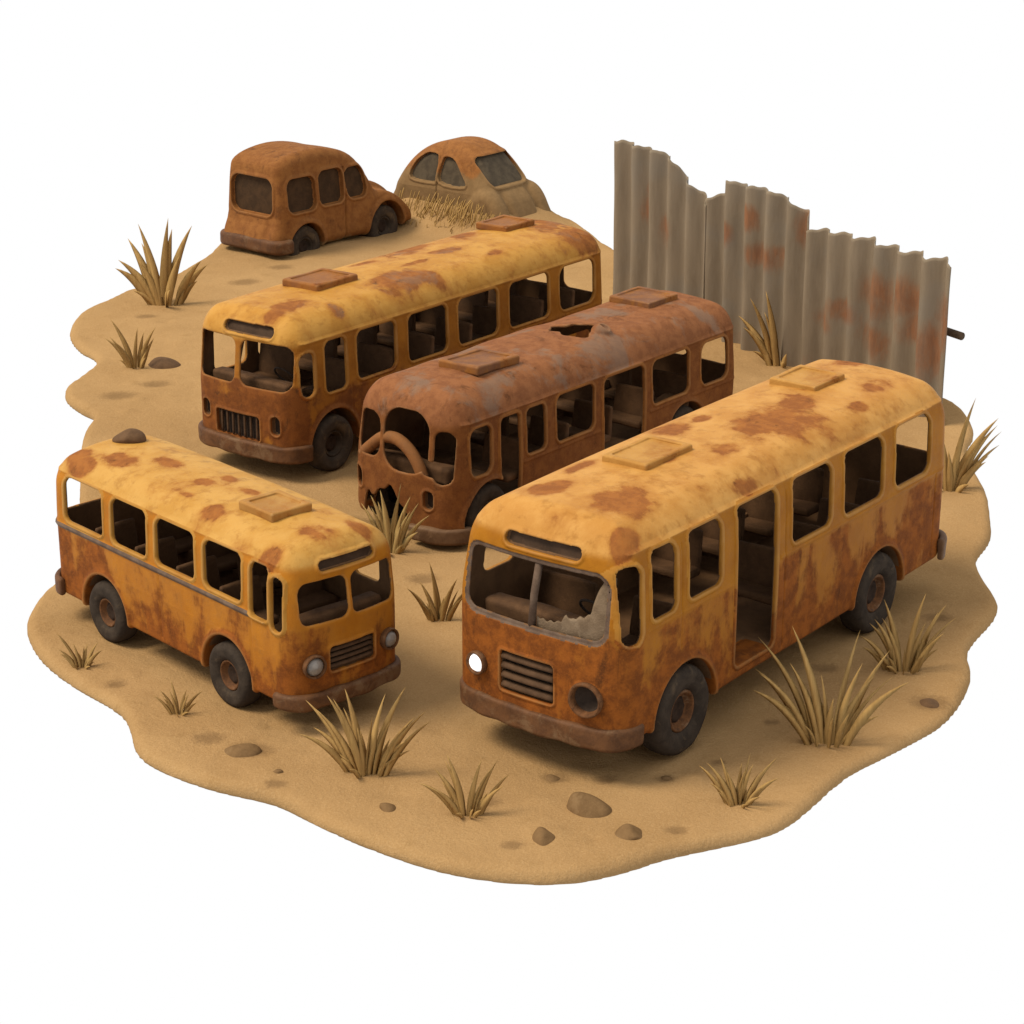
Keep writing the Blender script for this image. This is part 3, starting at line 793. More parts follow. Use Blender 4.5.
def finish_bus_A():
    fit(A, fwd=.10, wid=.27, back=.16, up=.17)
    r = build_bus(A); c = A; w2 = c['W'] / 2; hz = c['H'] + .0; fo = c['fwd']
    for u, _ in c['arches']:
        for sd in (1, -1): wheel(r, -u, sd * (w2 - .17), .60, .60, sd, .19)
    bumper(c, r, .56, .50, .80, .13, 'bumper', False, None, .03); bumper(c, r, .42, .56, .90, .12, 'bumper_pale', True, None, .11)
    hatch(c, r, 2.02, 3.10, -.60, .10, hz, M_hatch[0]); hatch(c, r, 6.33, 7.2, -.72, .04, hz, M_hatch[0])
    grille(c, r, -.41, .31, .96, 1.47, 4, False, M['slat'])
    headlight(c, r, -.84, 1.20, .125, 'lamp', .03); headlight(c, r, .84, 1.155, .185, 'empty', .03)
    # slim windscreen pillar
    V, F = tube([(front_x(c, .0, 1.9) - .07, -.02, 1.90), (front_x(c, 0, 2.3) - .07, .0, 2.3), (front_x(c, 0, 2.75) - .09, .03, 2.74)], .05, 8)
    obj('windscreen_pillar', mkmesh('windscreen_pillar', V, F), M['pillar'], r)
    # dust-caked remains of the windscreen, jagged upper edge
    top = [(.06, 2.02), (.18, 2.0), (.32, 2.02), (.40, 2.05), (.46, 2.14), (.54, 2.10), (.64, 2.15), (.72, 2.17), (.80, 2.22), (.82, 2.34), (.86, 2.46), (.90, 2.58), (.98, 2.72), (1.10, 2.72)]
    vs = np.array([p[0] for p in top]); zs = np.array([p[1] for p in top]); n = 66
    vv = np.linspace(.04, 1.10, n); zt = np.interp(vv, vs, zs) + .012 * np.sin(vv * 60)
    V = []; F = []
    for side in (0, 1):
        for v, t in zip(vv, zt):
            for j in range(7):
                z = 1.89 + (t - 1.89) * j / 6
                V.append((front_x(c, v, z) - .10 - side * .012, v, z))
    m = n * 7
    for i in range(n - 1):
        for j in range(6):
            a = i * 7 + j; F.append((a, a + 1, a + 8, a + 7)); F.append((m + a, m + a + 7, m + a + 8, m + a + 1))
        a = i * 7 + 6; F.append((a, m + a, m + a + 7, a + 7))
    g = obj('broken_windscreen', mkmesh('broken_windscreen', V, F), M['glass_dust'], r)
    g['label'] = 'jagged dusty remains of windscreen glass'
    seats(c, r, [1.6, 4.1, 5.2, 6.3, 7.4], c['zf'])
    # dashboard
    me = sdf_box_mesh('dashboard', .16, .95, .12, .06, .03, .008, 3); obj('dashboard', me, M['seat'], r, (-.45, 0, 1.86))
    V, F = tube([(.21 * math.cos(a), .21 * math.sin(a), 0) for a in np.linspace(0, 2 * math.pi, 25)], .018, 8, False)
    obj('steering_wheel', mkmesh('steering_wheel', V, F), M['dark'], r, (-.75, .45, 2.0), (0, -.9, 0))
    return r

def finish_bus_L():
    fit(Lb, fwd=.10, wid=.08, back=.06)
    r = build_bus(Lb); c = Lb; w2 = c['W'] / 2; hz = c['H'] + .02; fo = c['fwd']
    for u, _ in c['arches']:
        for sd in (1, -1): wheel(r, -u, sd * (w2 - .13), .455, .455, sd, .16)
    bumper(c, r, .42, .36, .58, .11, 'bumper'); bumper(c, r, .38, .40, .68, .11, 'bumper', True, None, .09)
    hatch(c, r, .98, 1.72, -.30, .36, hz, M_hatch[1])
    grille(c, r, -.37, .31, .82, 1.12, 4, False, M['slat'])
    headlight(c, r, .60, .95, .13, 'lens', .03); headlight(c, r, -.64, .98, .12, 'lens', .03)
    seats(c, r, [1.5, 2.5, 3.5, 4.5], c['zf'], .36, .56)
    me = sdf_box_mesh('dashboard', .12, .72, .10, .05, .03, .006, 3); obj('dashboard', me, M['seat'], r, (-.36, 0, 1.42))
    return r

def finish_bus_B():
    fit(B, fwd=.12, wid=.25, back=.2, up=.05)
    r = build_bus(B); c = B; w2 = c['W'] / 2; hz = c['H'] + .02; fo = c['fwd']
    for u, _ in c['arches']:
        for sd in (1, -1): wheel(r, -u, sd * (w2 - .17), .505, .505, sd, .18, 'tyre_dust', 'tyre_dust')
    bumper(c, r, .50, .36, .66, .13, 'bumper'); bumper(c, r, .34, .42, .68, .12, 'bumper', True)
    hatch(c, r, 1.68, 2.75, -.72, .12, hz, M_hatch[2]); hatch(c, r, 7.4, 8.3, -.92, -.15, hz - .01, M_hatch[2])
    grille(c, r, -.48, .40, .68, 1.08, 7, True, M['slat'])
    V, F = tube([(front_x(c, -.07, 1.6) - .06, -.12, 1.64), (front_x(c, 0, 2.0) - .06, -.07, 2.0), (front_x(c, 0, 2.35) - .09, -.02, 2.38)], .045, 8)
    obj('windscreen_pillar', mkmesh('windscreen_pillar', V, F), M['bumper_pale'], r)
    seats(c, r, [1.5, 2.6, 3.7, 4.8, 5.9, 7.0, 8.0], c['zf'])
    me = sdf_box_mesh('dashboard', .14, .9, .10, .05, .03, .006, 3); obj('dashboard', me, M['seat'], r, (-.42, 0, 1.58))
    V, F = tube([(.2 * math.cos(a), .2 * math.sin(a), 0) for a in np.linspace(0, 2 * math.pi, 25)], .018, 8, False)
    obj('steering_wheel', mkmesh('steering_wheel', V, F), M['dark'], r, (-.7, .45, 1.7), (0, -.9, 0))
    return r

def finish_bus_C():
    C['z'] = -.03
    fit(C, fwd=.16, wid=.18, back=.16, up=.06)
    r = build_bus(C); c = C; w2 = c['W'] / 2; hz = c['H'] + .02; fo = c['fwd']
    for u, _ in c['arches']:
        for sd in (1, -1): wheel(r, -u, sd * (w2 - .18), .47, .50, sd, .17, 'tyre', 'tyre_dust')
    bumper(c, r, .50, .16, .42, .16, 'bumper_pale', False, .30)
    hatch(c, r, 1.14, 2.2, -.30, .52, hz, M_hatch[3], (.02, -.03)); hatch(c, r, 6.22, 7.12, -.68, .20, hz, M_hatch[3])
    # bent bar arching across the lower windscreen, and a second one behind it
    pts = catmull([(front_x(c, v, z) - .10, v, z) for v, z in [(-.86, 1.30), (-.68, 1.46), (-.40, 1.66), (-.10, 1.70), (.17, 1.58), (.36, 1.38), (.46, 1.18)]], 6, False)
    V, F = tube(pts, .10, 12)
    me = zero_attr(mkmesh('bent_bar', V, F), rust=1.4, dust=0); o = obj('bent_bar', me, C['mat_body'], r)
    o['label'] = 'bent bar arching across the lower windscreen'
    me = sdf_box_mesh('dashboard', .14, .85, .14, .06, .03, .01, 3); obj('dashboard', me, M['seat'], r, (-.42, 0, 1.20))
    seats(c, r, [1.7, 2.9, 4.1, 5.3, 6.4], c['zf'], .36, .58)
    return r

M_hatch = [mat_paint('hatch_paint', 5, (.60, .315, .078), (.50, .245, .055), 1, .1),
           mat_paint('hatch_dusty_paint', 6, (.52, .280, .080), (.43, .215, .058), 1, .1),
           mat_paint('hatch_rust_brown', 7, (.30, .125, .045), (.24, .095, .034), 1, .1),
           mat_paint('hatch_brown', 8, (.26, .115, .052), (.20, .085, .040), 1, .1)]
finish_bus_A(); finish_bus_L(); finish_bus_B(); finish_bus_C()

# ------------------------------------------------------------------ small cars at the back
def split_car(name, D, X, Y, Z, root, parts_fn, mats, attr_fn):
    V, F, N = surface_nets(D.astype(f32), X, Y, Z)
    fc = V[F].mean(1); fn_ = N[F].mean(1)
    part, names = parts_fn(fc, fn_)
    at = attr_fn(V, N)
    for p in np.unique(part):
        mk = part == p
        if mk.sum() < 10: continue
        V2, F2, N2, A2 = sub(V, F, N, at, mk)
        obj(names[p], mkmesh(names[p], V2, F2, N2, A2), mats[names[p]], root)

def build_van():
    root = empty('rusted_van', (-5.74, 18.98, -.18), math.radians(49), 'rust brown round-backed van half sunk in sand, beyond the long yellow bus', 'van')
    h = .024
    X, Y, Z = grid((-1.15, -1.35, .1), (4.15, 1.35, 3.0), h)
    s = Y * -1                                            # visible side is the right one
    cabin = poly2(X, Z, catmull([(-.80, .42), (-.86, 1.2), (-.84, 2.15), (-.66, 2.56), (.2, 2.74), (1.1, 2.68), (1.85, 2.42), (2.40, 1.80), (2.6, 1.3), (2.6, .45)], 5))
    wy = 1.08 - np.maximum(Z - 1.3, 0) * .10 - .03 * sstep(-.2, -.9, X)
    cab = rmax(cabin + 0 * Y, np.abs(Y) - wy, .24)
    hood = poly2(X, Z, catmull([(1.8, .5), (1.9, 1.55), (2.4, 1.66), (3.1, 1.50), (3.62, 1.15), (3.8, .75), (3.75, .45)], 5))
    hd = rmax(hood + 0 * Y, np.abs(Y) - (.74 - .08 * (X - 2)), .22)
    fend = poly2(X, Z, catmull([(1.6, .45), (1.9, 1.20), (2.6, 1.42), (3.3, 1.25), (3.85, .82), (3.95, .50), (3.7, .42)], 5))
    fd = rmax(fend + 0 * Y, np.abs(np.abs(Y) - .82) - .27, .2)
    d = smin(smin(cab, hd, .18), fd, .14)
    d = d + .012 * np.sin(X * 3 + 1) * np.sin(Y * 4) * np.sin(Z * 4 + 1)
    for ax_, zz, rr_ in ((0, .40, .60), (2.9, .46, .66)):
        q = np.sqrt((X - ax_) ** 2 + (Z - zz) ** 2) - rr_
        d = d - .05 * sstep(.16, .04, q) * (np.abs(Y) > .8)
        d = smax(d, -np.maximum(q, .62 - np.abs(Y)), .04)
    d = d + .05 * np.exp(-((X - 1.42) / .026) ** 2) * (np.abs(Y) > .8) * (Z < 2.2)
    sides = [(-.60, .38, 1.30, 2.14, .22), (.50, 1.36, 1.34, 2.20, .20), (1.46, 2.18, 1.36, 2.16, .24)]
    for (a, b, z0, z1, r) in sides:
        q = rr2(X - (a + b) / 2 - (Z - 1.7) * (-.12 if a > 1 else 0), Z - (z0 + z1) / 2, (b - a) / 2, (z1 - z0) / 2, r)
        d = d - .030 * sstep(.10, .04, q) * (np.abs(Y) > .7)
        d = smax(d, -np.maximum(np.maximum(q, -(cab + .10)), .6 - np.abs(Y)), .025)
    rq = rr2(Y, Z - 1.70, .76, .46, .26)
    d = d - .030 * sstep(.10, .04, rq) * (X < -.4)
    d = smax(d, -np.maximum(np.maximum(rq, -(cab + .10)), X + .3), .025)
    wq = rr2(Y, Z - 1.95, .72, .26, .2)
    d = smax(d, -np.maximum(np.maximum(wq, -(cab + .06)), 1.9 - X), .025)
    dn = ((Y + .62) / .12) ** 2 + ((Z - .85) / .22) ** 2
    d = d + .05 * np.exp(-dn) * (X < -.5)
    def parts(fc, fn_):
        p = np.zeros(len(fc), int); names = {0: 'body'}
        i = 1
        for (a, b, z0, z1, r) in sides:
            for sd in (1, -1):
                q = rr2(fc[:, 0] - (a + b) / 2 - (fc[:, 2] - 1.7) * (-.12 if a > 1 else 0), fc[:, 2] - (z0 + z1) / 2, (b - a) / 2, (z1 - z0) / 2, r)
                p[(q < -.02) & (fc[:, 1] * sd > .6)] = i; names[i] = 'window'; i += 1
        q = rr2(fc[:, 1], fc[:, 2] - 1.70, .76, .46, .26); p[(q < -.02) & (fc[:, 0] < -.35)] = i; names[i] = 'rear_window'; i += 1
        q = rr2(fc[:, 1], fc[:, 2] - 1.95, .72, .26, .2); p[(q < -.02) & (fc[:, 0] > 1.95)] = i; names[i] = 'windscreen'
        return p, names
    def attr(V, N):
        n = fbm(V[:, 0] * 2, V[:, 1] * 2, V[:, 2] * 2, 5)
        return {'rust': np.full(len(V), 1.4), 'dust': .75 * sstep(.62, .28, V[:, 2] + .5 * (n - .5))}
    root.scale = (.95, .95, .98)
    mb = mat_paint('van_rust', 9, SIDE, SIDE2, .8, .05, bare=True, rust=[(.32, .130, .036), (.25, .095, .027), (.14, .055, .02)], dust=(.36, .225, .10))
    split_car('van', d, X, Y, Z, root, parts, {'body': mb, 'window': M['window_dust'], 'rear_window': M['window_dust'], 'windscreen': M['window_dust']}, attr)
    for x, zz in ((0, .38), (2.9, .44)):
        for sd in (1, -1): wheel(root, x, sd * .86, zz, .54, sd, .17, 'tyre_dust', 'tyre_dust')
    # wrapped rear bumper
    X, Y, Z = grid((-1.3, -1.3, .2), (-.2, 1.3, .8), .025)
    pl = rr2(X - 1.0, Y, 2.12, 1.22, .35)
    dd = rmax(np.maximum(pl, -(pl + .20)), np.abs(Z - .52) - .18, .10) + .01 * np.sin(Y * 5) * np.sin(Z * 8)
    dd = rmax(dd, X + .58, .05)
    V, F, N = surface_nets(dd.astype(f32), X, Y, Z)
    obj('bumper', mkmesh('bumper', V, F, N), M['bumper'], root)
build_van()

def build_beetle():
    root = empty('rusted_car', (-1.05, 22.0, -.10), math.radians(-38), 'round-roofed old car buried to its windows in drifted sand, at the back', 'car')
    h = .024
    X, Y, Z = grid((-2.7, -1.45, .0), (2.95, 1.45, 2.75), h)
    cabin = poly2(X, Z, catmull([(-2.3, .3), (-2.2, 1.0), (-1.85, 1.70), (-1.25, 2.24), (-.5, 2.50), (.2, 2.50), (.78, 2.25), (1.22, 1.75), (1.5, 1.25), (1.5, .3)], 5))
    wy = 1.10 - np.maximum(Z - 1.2, 0) * .26
    cab = rmax(cabin + 0 * Y, np.abs(Y) - wy, .42)
    hood = poly2(X, Z, catmull([(.6, .3), (.7, 1.30), (1.15, 1.38), (1.6, 1.26), (1.95, .88), (2.05, .3)], 5))
    hd = rmax(hood + 0 * Y, np.abs(Y) - .62, .25)
    fend = poly2(X, Z, catmull([(.5, .2), (.75, .95), (1.2, 1.34), (1.65, 1.24), (2.0, .8), (2.1, .2)], 5))
    fd = rmax(fend + 0 * Y, np.abs(np.abs(Y) - .92) - .30, .25)
    d = smin(smin(cab, hd, .15), fd, .12)
    d = d + .010 * np.sin(X * 3.3) * np.sin(Y * 3 + 1) * np.sin(Z * 4)
    s = -Y
    d = d + .045 * np.exp(-((X + .42) / .026) ** 2) * (np.abs(Y) > .7) * (Z < 1.4)
    w1 = poly2(X, Z, catmull([(-1.42, 1.42), (-1.36, 1.82), (-1.0, 2.13), (-.62, 2.16), (-.50, 2.05), (-.50, 1.46), (-.6, 1.38)], 4))
    w2 = poly2(X, Z, catmull([(-.34, 1.42), (-.33, 2.0), (-.18, 2.12), (.12, 2.05), (.42, 1.72), (.60, 1.38)], 4))
    for q in (w1, w2):
        d = d - .030 * sstep(.10, .04, q) * (np.abs(Y) > .6)
        d = smax(d, -np.maximum(np.maximum(q, -(cab + .08)), .5 - np.abs(Y)), .025)
    ws = rr2(Y, Z - 1.80, .80, .40, .22)
    d = d - .030 * sstep(.10, .04, ws) * (X > .3)
    d = smax(d, -np.maximum(np.maximum(ws, -(cab + .08)), .35 - X), .025)
    def parts(fc, fn_):
        p = np.zeros(len(fc), int); names = {0: 'body'}; i = 1
        for P in ([(-1.42, 1.42), (-1.36, 1.82), (-1.0, 2.13), (-.62, 2.16), (-.50, 2.05), (-.50, 1.46), (-.6, 1.38)], [(-.34, 1.42), (-.33, 2.0), (-.18, 2.12), (.12, 2.05), (.42, 1.72), (.60, 1.38)]):
            q = poly2(fc[:, 0], fc[:, 2], catmull(P, 4))
            for sd in (1, -1):
                p[(q < -.02) & (fc[:, 1] * sd > .5)] = i; names[i] = 'window'; i += 1
        q = rr2(fc[:, 1], fc[:, 2] - 1.80, .80, .40, .22); p[(q < -.02) & (fc[:, 0] > .4)] = i; names[i] = 'windscreen'
        return p, names
    def attr(V, N):
        n = fbm(V[:, 0] * 1.6, V[:, 1] * 1.6, V[:, 2] * .8, 8)
        e = V[:, 2] + .7 * (n - .5) - .25 * sstep(.6, 1.4, V[:, 0])
        return {'rust': np.full(len(V), 1.4), 'dust': sstep(2.05, 1.15, e) * .95 + .15}
    root.scale = (.88, .88, .90)
    mb = mat_paint('sandy_rust', 10, SIDE, SIDE2, .6, .05, bare=True, rust=[(.36, .150, .044), (.28, .112, .034), (.17, .072, .028)], dust=(.31, .188, .084))
    split_car('car', d, X, Y, Z, root, parts, {'body': mb, 'window': M['window_grey'], 'windscreen': M['window_grey']}, attr)
    return root
build_beetle()

# ------------------------------------------------------------------ fence of corrugated sheets
FA = np.array([2.32, 13.99]); fang = math.radians(-58.49)
fence = empty('corrugated_fence', (FA[0], FA[1], 0), fang, 'grey corrugated metal fence of three rusty sheets with a torn top edge, behind the buses', 'fence')
tops = [[(-.08, 3.56), (.23, 3.65), (.53, 3.6), (.9, 3.63), (1.27, 3.58), (1.56, 3.65), (1.78, 3.54), (2.14, 3.55), (2.29, 3.4), (2.44, 3.2), (2.79, 3.15), (3.0, 3.02), (3.29, 2.87), (3.46, 2.80)],
        [(3.0, 2.74), (3.40, 2.90), (3.69, 3.06), (3.82, 3.12), (3.94, 3.35), (4.14, 3.44), (4.54, 3.38), (4.92, 3.45), (5.24, 3.4), (5.56, 3.45), (5.82, 3.36), (6.12, 3.41), (6.32, 3.25), (6.56, 3.22), (6.74, 3.12), (6.82, 2.98)],
        [(6.76, 2.90), (7.13, 2.99), (7.42, 2.97), (7.71, 3.03), (8.06, 3.0), (8.51, 3.08), (8.86, 3.01), (9.24, 3.07), (9.52, 3.01), (9.89, 3.09), (10.22, 3.03), (10.52, 3.10), (10.84, 3.07), (10.9, 3.0)]]
frust = [(1.15, 2.25, .25, .4), (1.9, 1.95, .3, .45), (4.9, 2.75, .2, .3), (4.1, 2.35, .2, .3), (6.5, 2.85, .25, .45), (5.3, 2.05, .6, .3), (5.8, 2.2, .3, .2), (8.8, 2.0, .5, .6), (9.6, 2.15, .45, .5), (7.9, 1.5, .5, .3), (9.9, 1.6, .4, .4), (10.3, 1.3, .4, .6), (8.8, 1.15, .5, .4), (1.2, 2.7, .2, .3), (4.75, 2.9, .15, .2), (10.7, 1.9, .3, .8), (7.3, 1.2, .3, .3)]
offs = [0, .028, 0]
for i, tp in enumerate(tops):
    s0, s1 = tp[0][0], tp[-1][0]
    n = 150; nz = 50
    ss = np.linspace(s0, s1, n); zt = np.interp(ss, [p[0] for p in tp], [p[1] for p in tp])
    zt = zt + .012 * np.sin(ss * 31 + i)
    T = np.linspace(0, 1, nz)
    Sg = np.repeat(ss[:, None], nz, 1); Zg = -.15 + (zt[:, None] + .15) * T[None]
    amp = .12
    Yg = -amp * np.cos((Sg - .10) * 2 * math.pi / .672) + offs[i] + .012 * np.sin(Zg * 1.3 + i) + .006 * np.sin(Sg * 2 + Zg * 3)
    if i == 0: Yg = Yg - .0 * sstep(2.6, 3.4, Sg) * sstep(.5, 2.5, Zg)
    V = []; F = []
    P = np.stack([Sg, Yg, Zg], -1).reshape(-1, 3); Q = P + [0, .018, 0]
    V = np.concatenate([P, Q]); m = n * nz
    I = (np.arange(n - 1)[:, None] * nz + np.arange(nz - 1)[None]).ravel()
    F = [np.stack([I, I + nz, I + nz + 1, I + 1], 1), np.stack([m + I, m + I + 1, m + I + nz + 1, m + I + nz], 1)]
    t = np.arange(n - 1) * nz + nz - 1
    F.append(np.stack([t, t + nz, m + t + nz, m + t], 1))
    for base in (0, (n - 1) * nz):
        e = base + np.arange(nz - 1); q = np.stack([e, e + 1, m + e + 1, m + e], 1)
        F.append(q if base == 0 else q[:, ::-1])
    F = np.concatenate(F)
    ru = np.zeros(len(V))
    for (cs, cz, rs, rz) in frust: ru = np.maximum(ru, ell(V[:, 0], V[:, 2], cs, cz, rs, rz) * .75)
    ru = np.maximum(ru, .30 * sstep(.8, .1, V[:, 2]))
    obj('corrugated_sheet', mkmesh('corrugated_sheet', V, F, None, {'rust': ru}), M['sheet'], fence)
V, F = tube([(-.05, .22, 1.70), (5, .23, 1.72), (10.98, .2, 1.70)], .075, 14)
obj('rail', mkmesh('rail', V, F), M['pole'], fence)
for sx in (1.6, 5.2, 9.1):
    V, F = tube([(sx, .35, -.2), (sx, .35, 2.5)], .06, 12)
    obj('post', mkmesh('post', V, F), M['pole'], fence)

# ------------------------------------------------------------------ sand island
OUT = [(-9.57, 12.21), (-9.49, 13.31), (-9.12, 14.38), (-8.85, 15.11), (-8.22, 15.96), (-7.55, 18.06), (-7.3, 19.6), (-6.9, 21.6), (-5.3, 23.8), (-3.14, 25.4), (-.93, 25.2), (.9, 23.9), (1.75, 21.8), (2.3, 19.9), (2.95, 17.8), (3.6, 15.2), (5.3, 12.2), (7.0, 9.3), (8.45, 6.5), (8.55, 4.6), (8.15, 3.28), (8.11, 1.38), (7.9, -.11), (7.7, -1.05), (7.30, -1.95), (7.25, -2.6), (7.28, -3.6), (7.1, -4.3), (6.48, -5.48), (6.32, -6.51), (5.77, -7.76), (4.96, -8.66), (4.22, -9.37), (3.46, -10.5), (2.99, -10.95), (2.19, -11.31), (1.77, -11.5), (1.29, -11.8), (.72, -12.03), (.07, -12.05), (-.83, -11.78), (-1.77, -11.16), (-2.4, -10.6), (-2.92, -10.12), (-3.69, -9.75), (-4.36, -9.28), (-4.8, -8.77), (-5.0, -8.1), (-5.26, -7.51), (-6.09, -6.57), (-6.65, -5.76), (-7.02, -4.86), (-7.12, -4.14), (-7.08, -3.48), (-6.95, -2.6), (-7.1, -.5), (-7.5, 1.9), (-7.85, 4.0), (-7.88, 5.17), (-7.91, 5.48), (-8.21, 5.86), (-8.65, 6.64), (-8.79, 7.52), (-8.65, 8.14), (-8.5, 9.01), (-8.65, 9.6), (-9.02, 10.13), (-9.42, 11.15)]
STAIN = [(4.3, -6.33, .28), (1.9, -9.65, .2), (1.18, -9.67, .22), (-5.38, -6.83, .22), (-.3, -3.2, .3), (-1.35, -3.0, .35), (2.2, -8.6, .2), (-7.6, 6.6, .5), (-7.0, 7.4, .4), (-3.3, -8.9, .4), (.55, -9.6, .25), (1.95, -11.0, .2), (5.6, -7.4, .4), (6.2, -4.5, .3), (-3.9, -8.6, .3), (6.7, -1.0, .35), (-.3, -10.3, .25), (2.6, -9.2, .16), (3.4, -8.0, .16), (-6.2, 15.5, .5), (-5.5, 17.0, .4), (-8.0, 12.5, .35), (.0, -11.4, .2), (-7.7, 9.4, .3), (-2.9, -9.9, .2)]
rb = random.Random(5)
BUMPS = [(rb.uniform(-8, 7.5), rb.uniform(-11.5, 14), rb.uniform(.09, .26), rb.choice((-1, 1, 1)) * rb.uniform(.015, .05)) for i in range(150)]
def ground_z(x, y):
    z = .06 * (fbm(x * .35, y * .35, 0, 3, 3) - .5) * 2 + .03 * (fbm(x * 1.3, y * 1.3, 0, 9, 3) - .5) * 2
    # drift that buries the old car, and the one beside the brown bus's torn front
    c, s_ = math.cos(math.radians(-38)), math.sin(math.radians(-38))
    dx, dy = x + 1.05, y - 22.0
    a, b = dx * c + dy * s_, -dx * s_ + dy * c
    z = z + .72 * np.exp(-((np.maximum(np.abs(a) - 1.2, 0) / .95) ** 2 + (np.maximum(np.abs(b) - .7, 0) / .75) ** 2))
    z = z + .34 * np.exp(-(((x + 2.95) / .50) ** 2 + ((y + .9) / .5) ** 2))
    z = z + .10 * np.exp(-(((x + 1.9) / .8) ** 2 + ((y + 1.3) / .6) ** 2))
    z = z + .10 * np.exp(-(((x + 4.6) / 2.2) ** 2 + ((y - 19.0) / 1.6) ** 2))
    for bx, by, br, bh in BUMPS:
        m = (np.abs(x - bx) < 3 * br) & (np.abs(y - by) < 3 * br)
        if m.any(): z = z + np.where(m, bh * np.exp(-(((x - bx) / br) ** 2 + ((y - by) / (br * .8)) ** 2)), 0)
    for sx, sy, r in STAIN[:14]:
        z = z - .035 * np.exp(-((x - sx) ** 2 + (y - sy) ** 2) / (r * .6) ** 2)
    return z
outl = catmull(OUT, 3)
X, Y, Z = grid((-10.2, -12.7, -.75), (9.2, 26.2, 1.15), (.08, .08, .05))
d2 = poly2(X[:, :, 0], Y[:, :, 0], outl)[:, :, None]
gz = ground_z(X[:, :, 0].astype(float), Y[:, :, 0].astype(float))[:, :, None]
D = rmax(d2, Z - gz, .14)
D = rmax(D, -.19 - Z, .06)
V, F, N = surface_nets(D.astype(f32), X, Y, Z)
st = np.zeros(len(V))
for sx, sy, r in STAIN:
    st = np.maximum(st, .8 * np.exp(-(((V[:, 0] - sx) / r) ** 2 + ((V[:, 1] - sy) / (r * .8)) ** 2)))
sand = obj('sand', mkmesh('sand', V, F, N, {'stain': st}), M['sand'])
tag(sand, 'tan sand patch with a wavy rim under the wrecks', 'sand', kind='structure')
del X, Y, Z, D
def gz1(x, y): return float(ground_z(np.array([x], float), np.array([y], float))[0])

# ------------------------------------------------------------------ dry grass tufts
def blade(base, az, length, lean, width, curl, rng):
    """one tapered, keeled blade"""
    n = 9; V = []; d = Vector((math.cos(az), math.sin(az), 0)); side = Vector((-d.y, d.x, 0))
    p = Vector(base); ang = lean; tw = math.radians(rng.uniform(50, 100))
    for i in range(n + 1):
        t = i / n
        w = width * (.55 + .9 * t if t < .3 else .82 * (1 - ((t - .3) / .7) ** 1.6) + .012)
        tz = Vector((d.x * math.sin(ang), d.y * math.sin(ang), math.cos(ang)))
        nr0 = side.cross(tz)
        sd = side * math.cos(tw) + nr0 * math.sin(tw); nrm = nr0 * math.cos(tw) - side * math.sin(tw)
        V += [p - sd * w * .5 + nrm * w * .10, p - nrm * w * .12, p + sd * w * .5 + nrm * w * .10, p + nrm * w * .04]
        p = p + tz * (length / n); ang += curl / n
    F = []
    for i in range(n):
        for k in range(4):
            F.append((i * 4 + k, i * 4 + (k + 1) % 4, i * 4 + 4 + (k + 1) % 4, i * 4 + 4 + k))
    F.append((n * 4, n * 4 + 1, n * 4 + 2, n * 4 + 3))
    return V, F

def tuft(x, y, h, blades, seed, label, mat='grass', wid=1.0, fill=8):
    """blades: list of (screen-plane tilt in degrees, relative length); tilt <0 leans to the left"""
    rng = random.Random(seed); V = []; F = []
    z = gz1(x, y)
    def add(a):
        nonlocal V, F
        v, f = a; o = len(V); V += v; F += [tuple(i + o for i in q) for q in f]
    more = [(t + rng.uniform(-9, 9), l * rng.uniform(.62, .95)) for (t, l) in blades]
    for (t, l) in blades + more:
        s = 1 if t > 0 else -1
        az = (0 if t > 0 else math.pi) + rng.uniform(-.5, .5)
        a = abs(math.radians(t))
        add(blade((s * a * .16 * h + rng.uniform(-.04, .04) * h, rng.uniform(-.06, .06) * h, -.04), az, l * h * 1.06, a * .36, .118 * h * wid * rng.uniform(.85, 1.15), a * .62 + .12, rng))
    for i in range(fill):
        az = rng.uniform(0, 2 * math.pi); a = rng.uniform(.2, .95)
        add(blade((math.cos(az) * .13 * h, math.sin(az) * .11 * h, -.03), az, h * rng.uniform(.2, .5), a * .6, .09 * h * wid, a * .9, rng))
    o = obj('grass_tuft', mkmesh('grass_tuft', [tuple(v) for v in V], F), M[mat])
    o.location = (x, y, z)
    return tag(o, label, 'grass tuft', 'dry grass tufts on the sand')

tuft(-7.74, 13.54, 1.62, [(-52, .78), (-33, .95), (-16, 1.12), (4, 1.18), (26, 1.15), (44, .75), (55, .68)], 1, 'tall dry grass tuft of thick upright blades at the back left rim', wid=1.35, fill=6)
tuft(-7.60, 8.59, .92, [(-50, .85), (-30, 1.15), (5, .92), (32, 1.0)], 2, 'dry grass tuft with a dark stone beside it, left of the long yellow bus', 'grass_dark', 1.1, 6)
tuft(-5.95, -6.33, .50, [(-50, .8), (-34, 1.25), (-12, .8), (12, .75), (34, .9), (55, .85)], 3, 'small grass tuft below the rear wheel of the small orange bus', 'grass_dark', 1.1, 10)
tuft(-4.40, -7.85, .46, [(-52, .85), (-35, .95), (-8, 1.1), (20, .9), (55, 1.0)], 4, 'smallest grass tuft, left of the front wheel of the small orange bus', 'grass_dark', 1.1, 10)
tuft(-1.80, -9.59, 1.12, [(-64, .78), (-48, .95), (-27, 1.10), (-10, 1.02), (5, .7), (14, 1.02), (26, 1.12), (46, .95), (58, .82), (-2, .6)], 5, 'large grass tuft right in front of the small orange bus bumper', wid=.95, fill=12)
tuft(-.53, -10.65, .76, [(-60, .86), (-37, .95), (-16, 1.15), (14, 1.02), (33, 1.0), (56, .82)], 6, 'grass tuft on open sand near the front rim, below the big bus bumper', wid=1.1, fill=10)
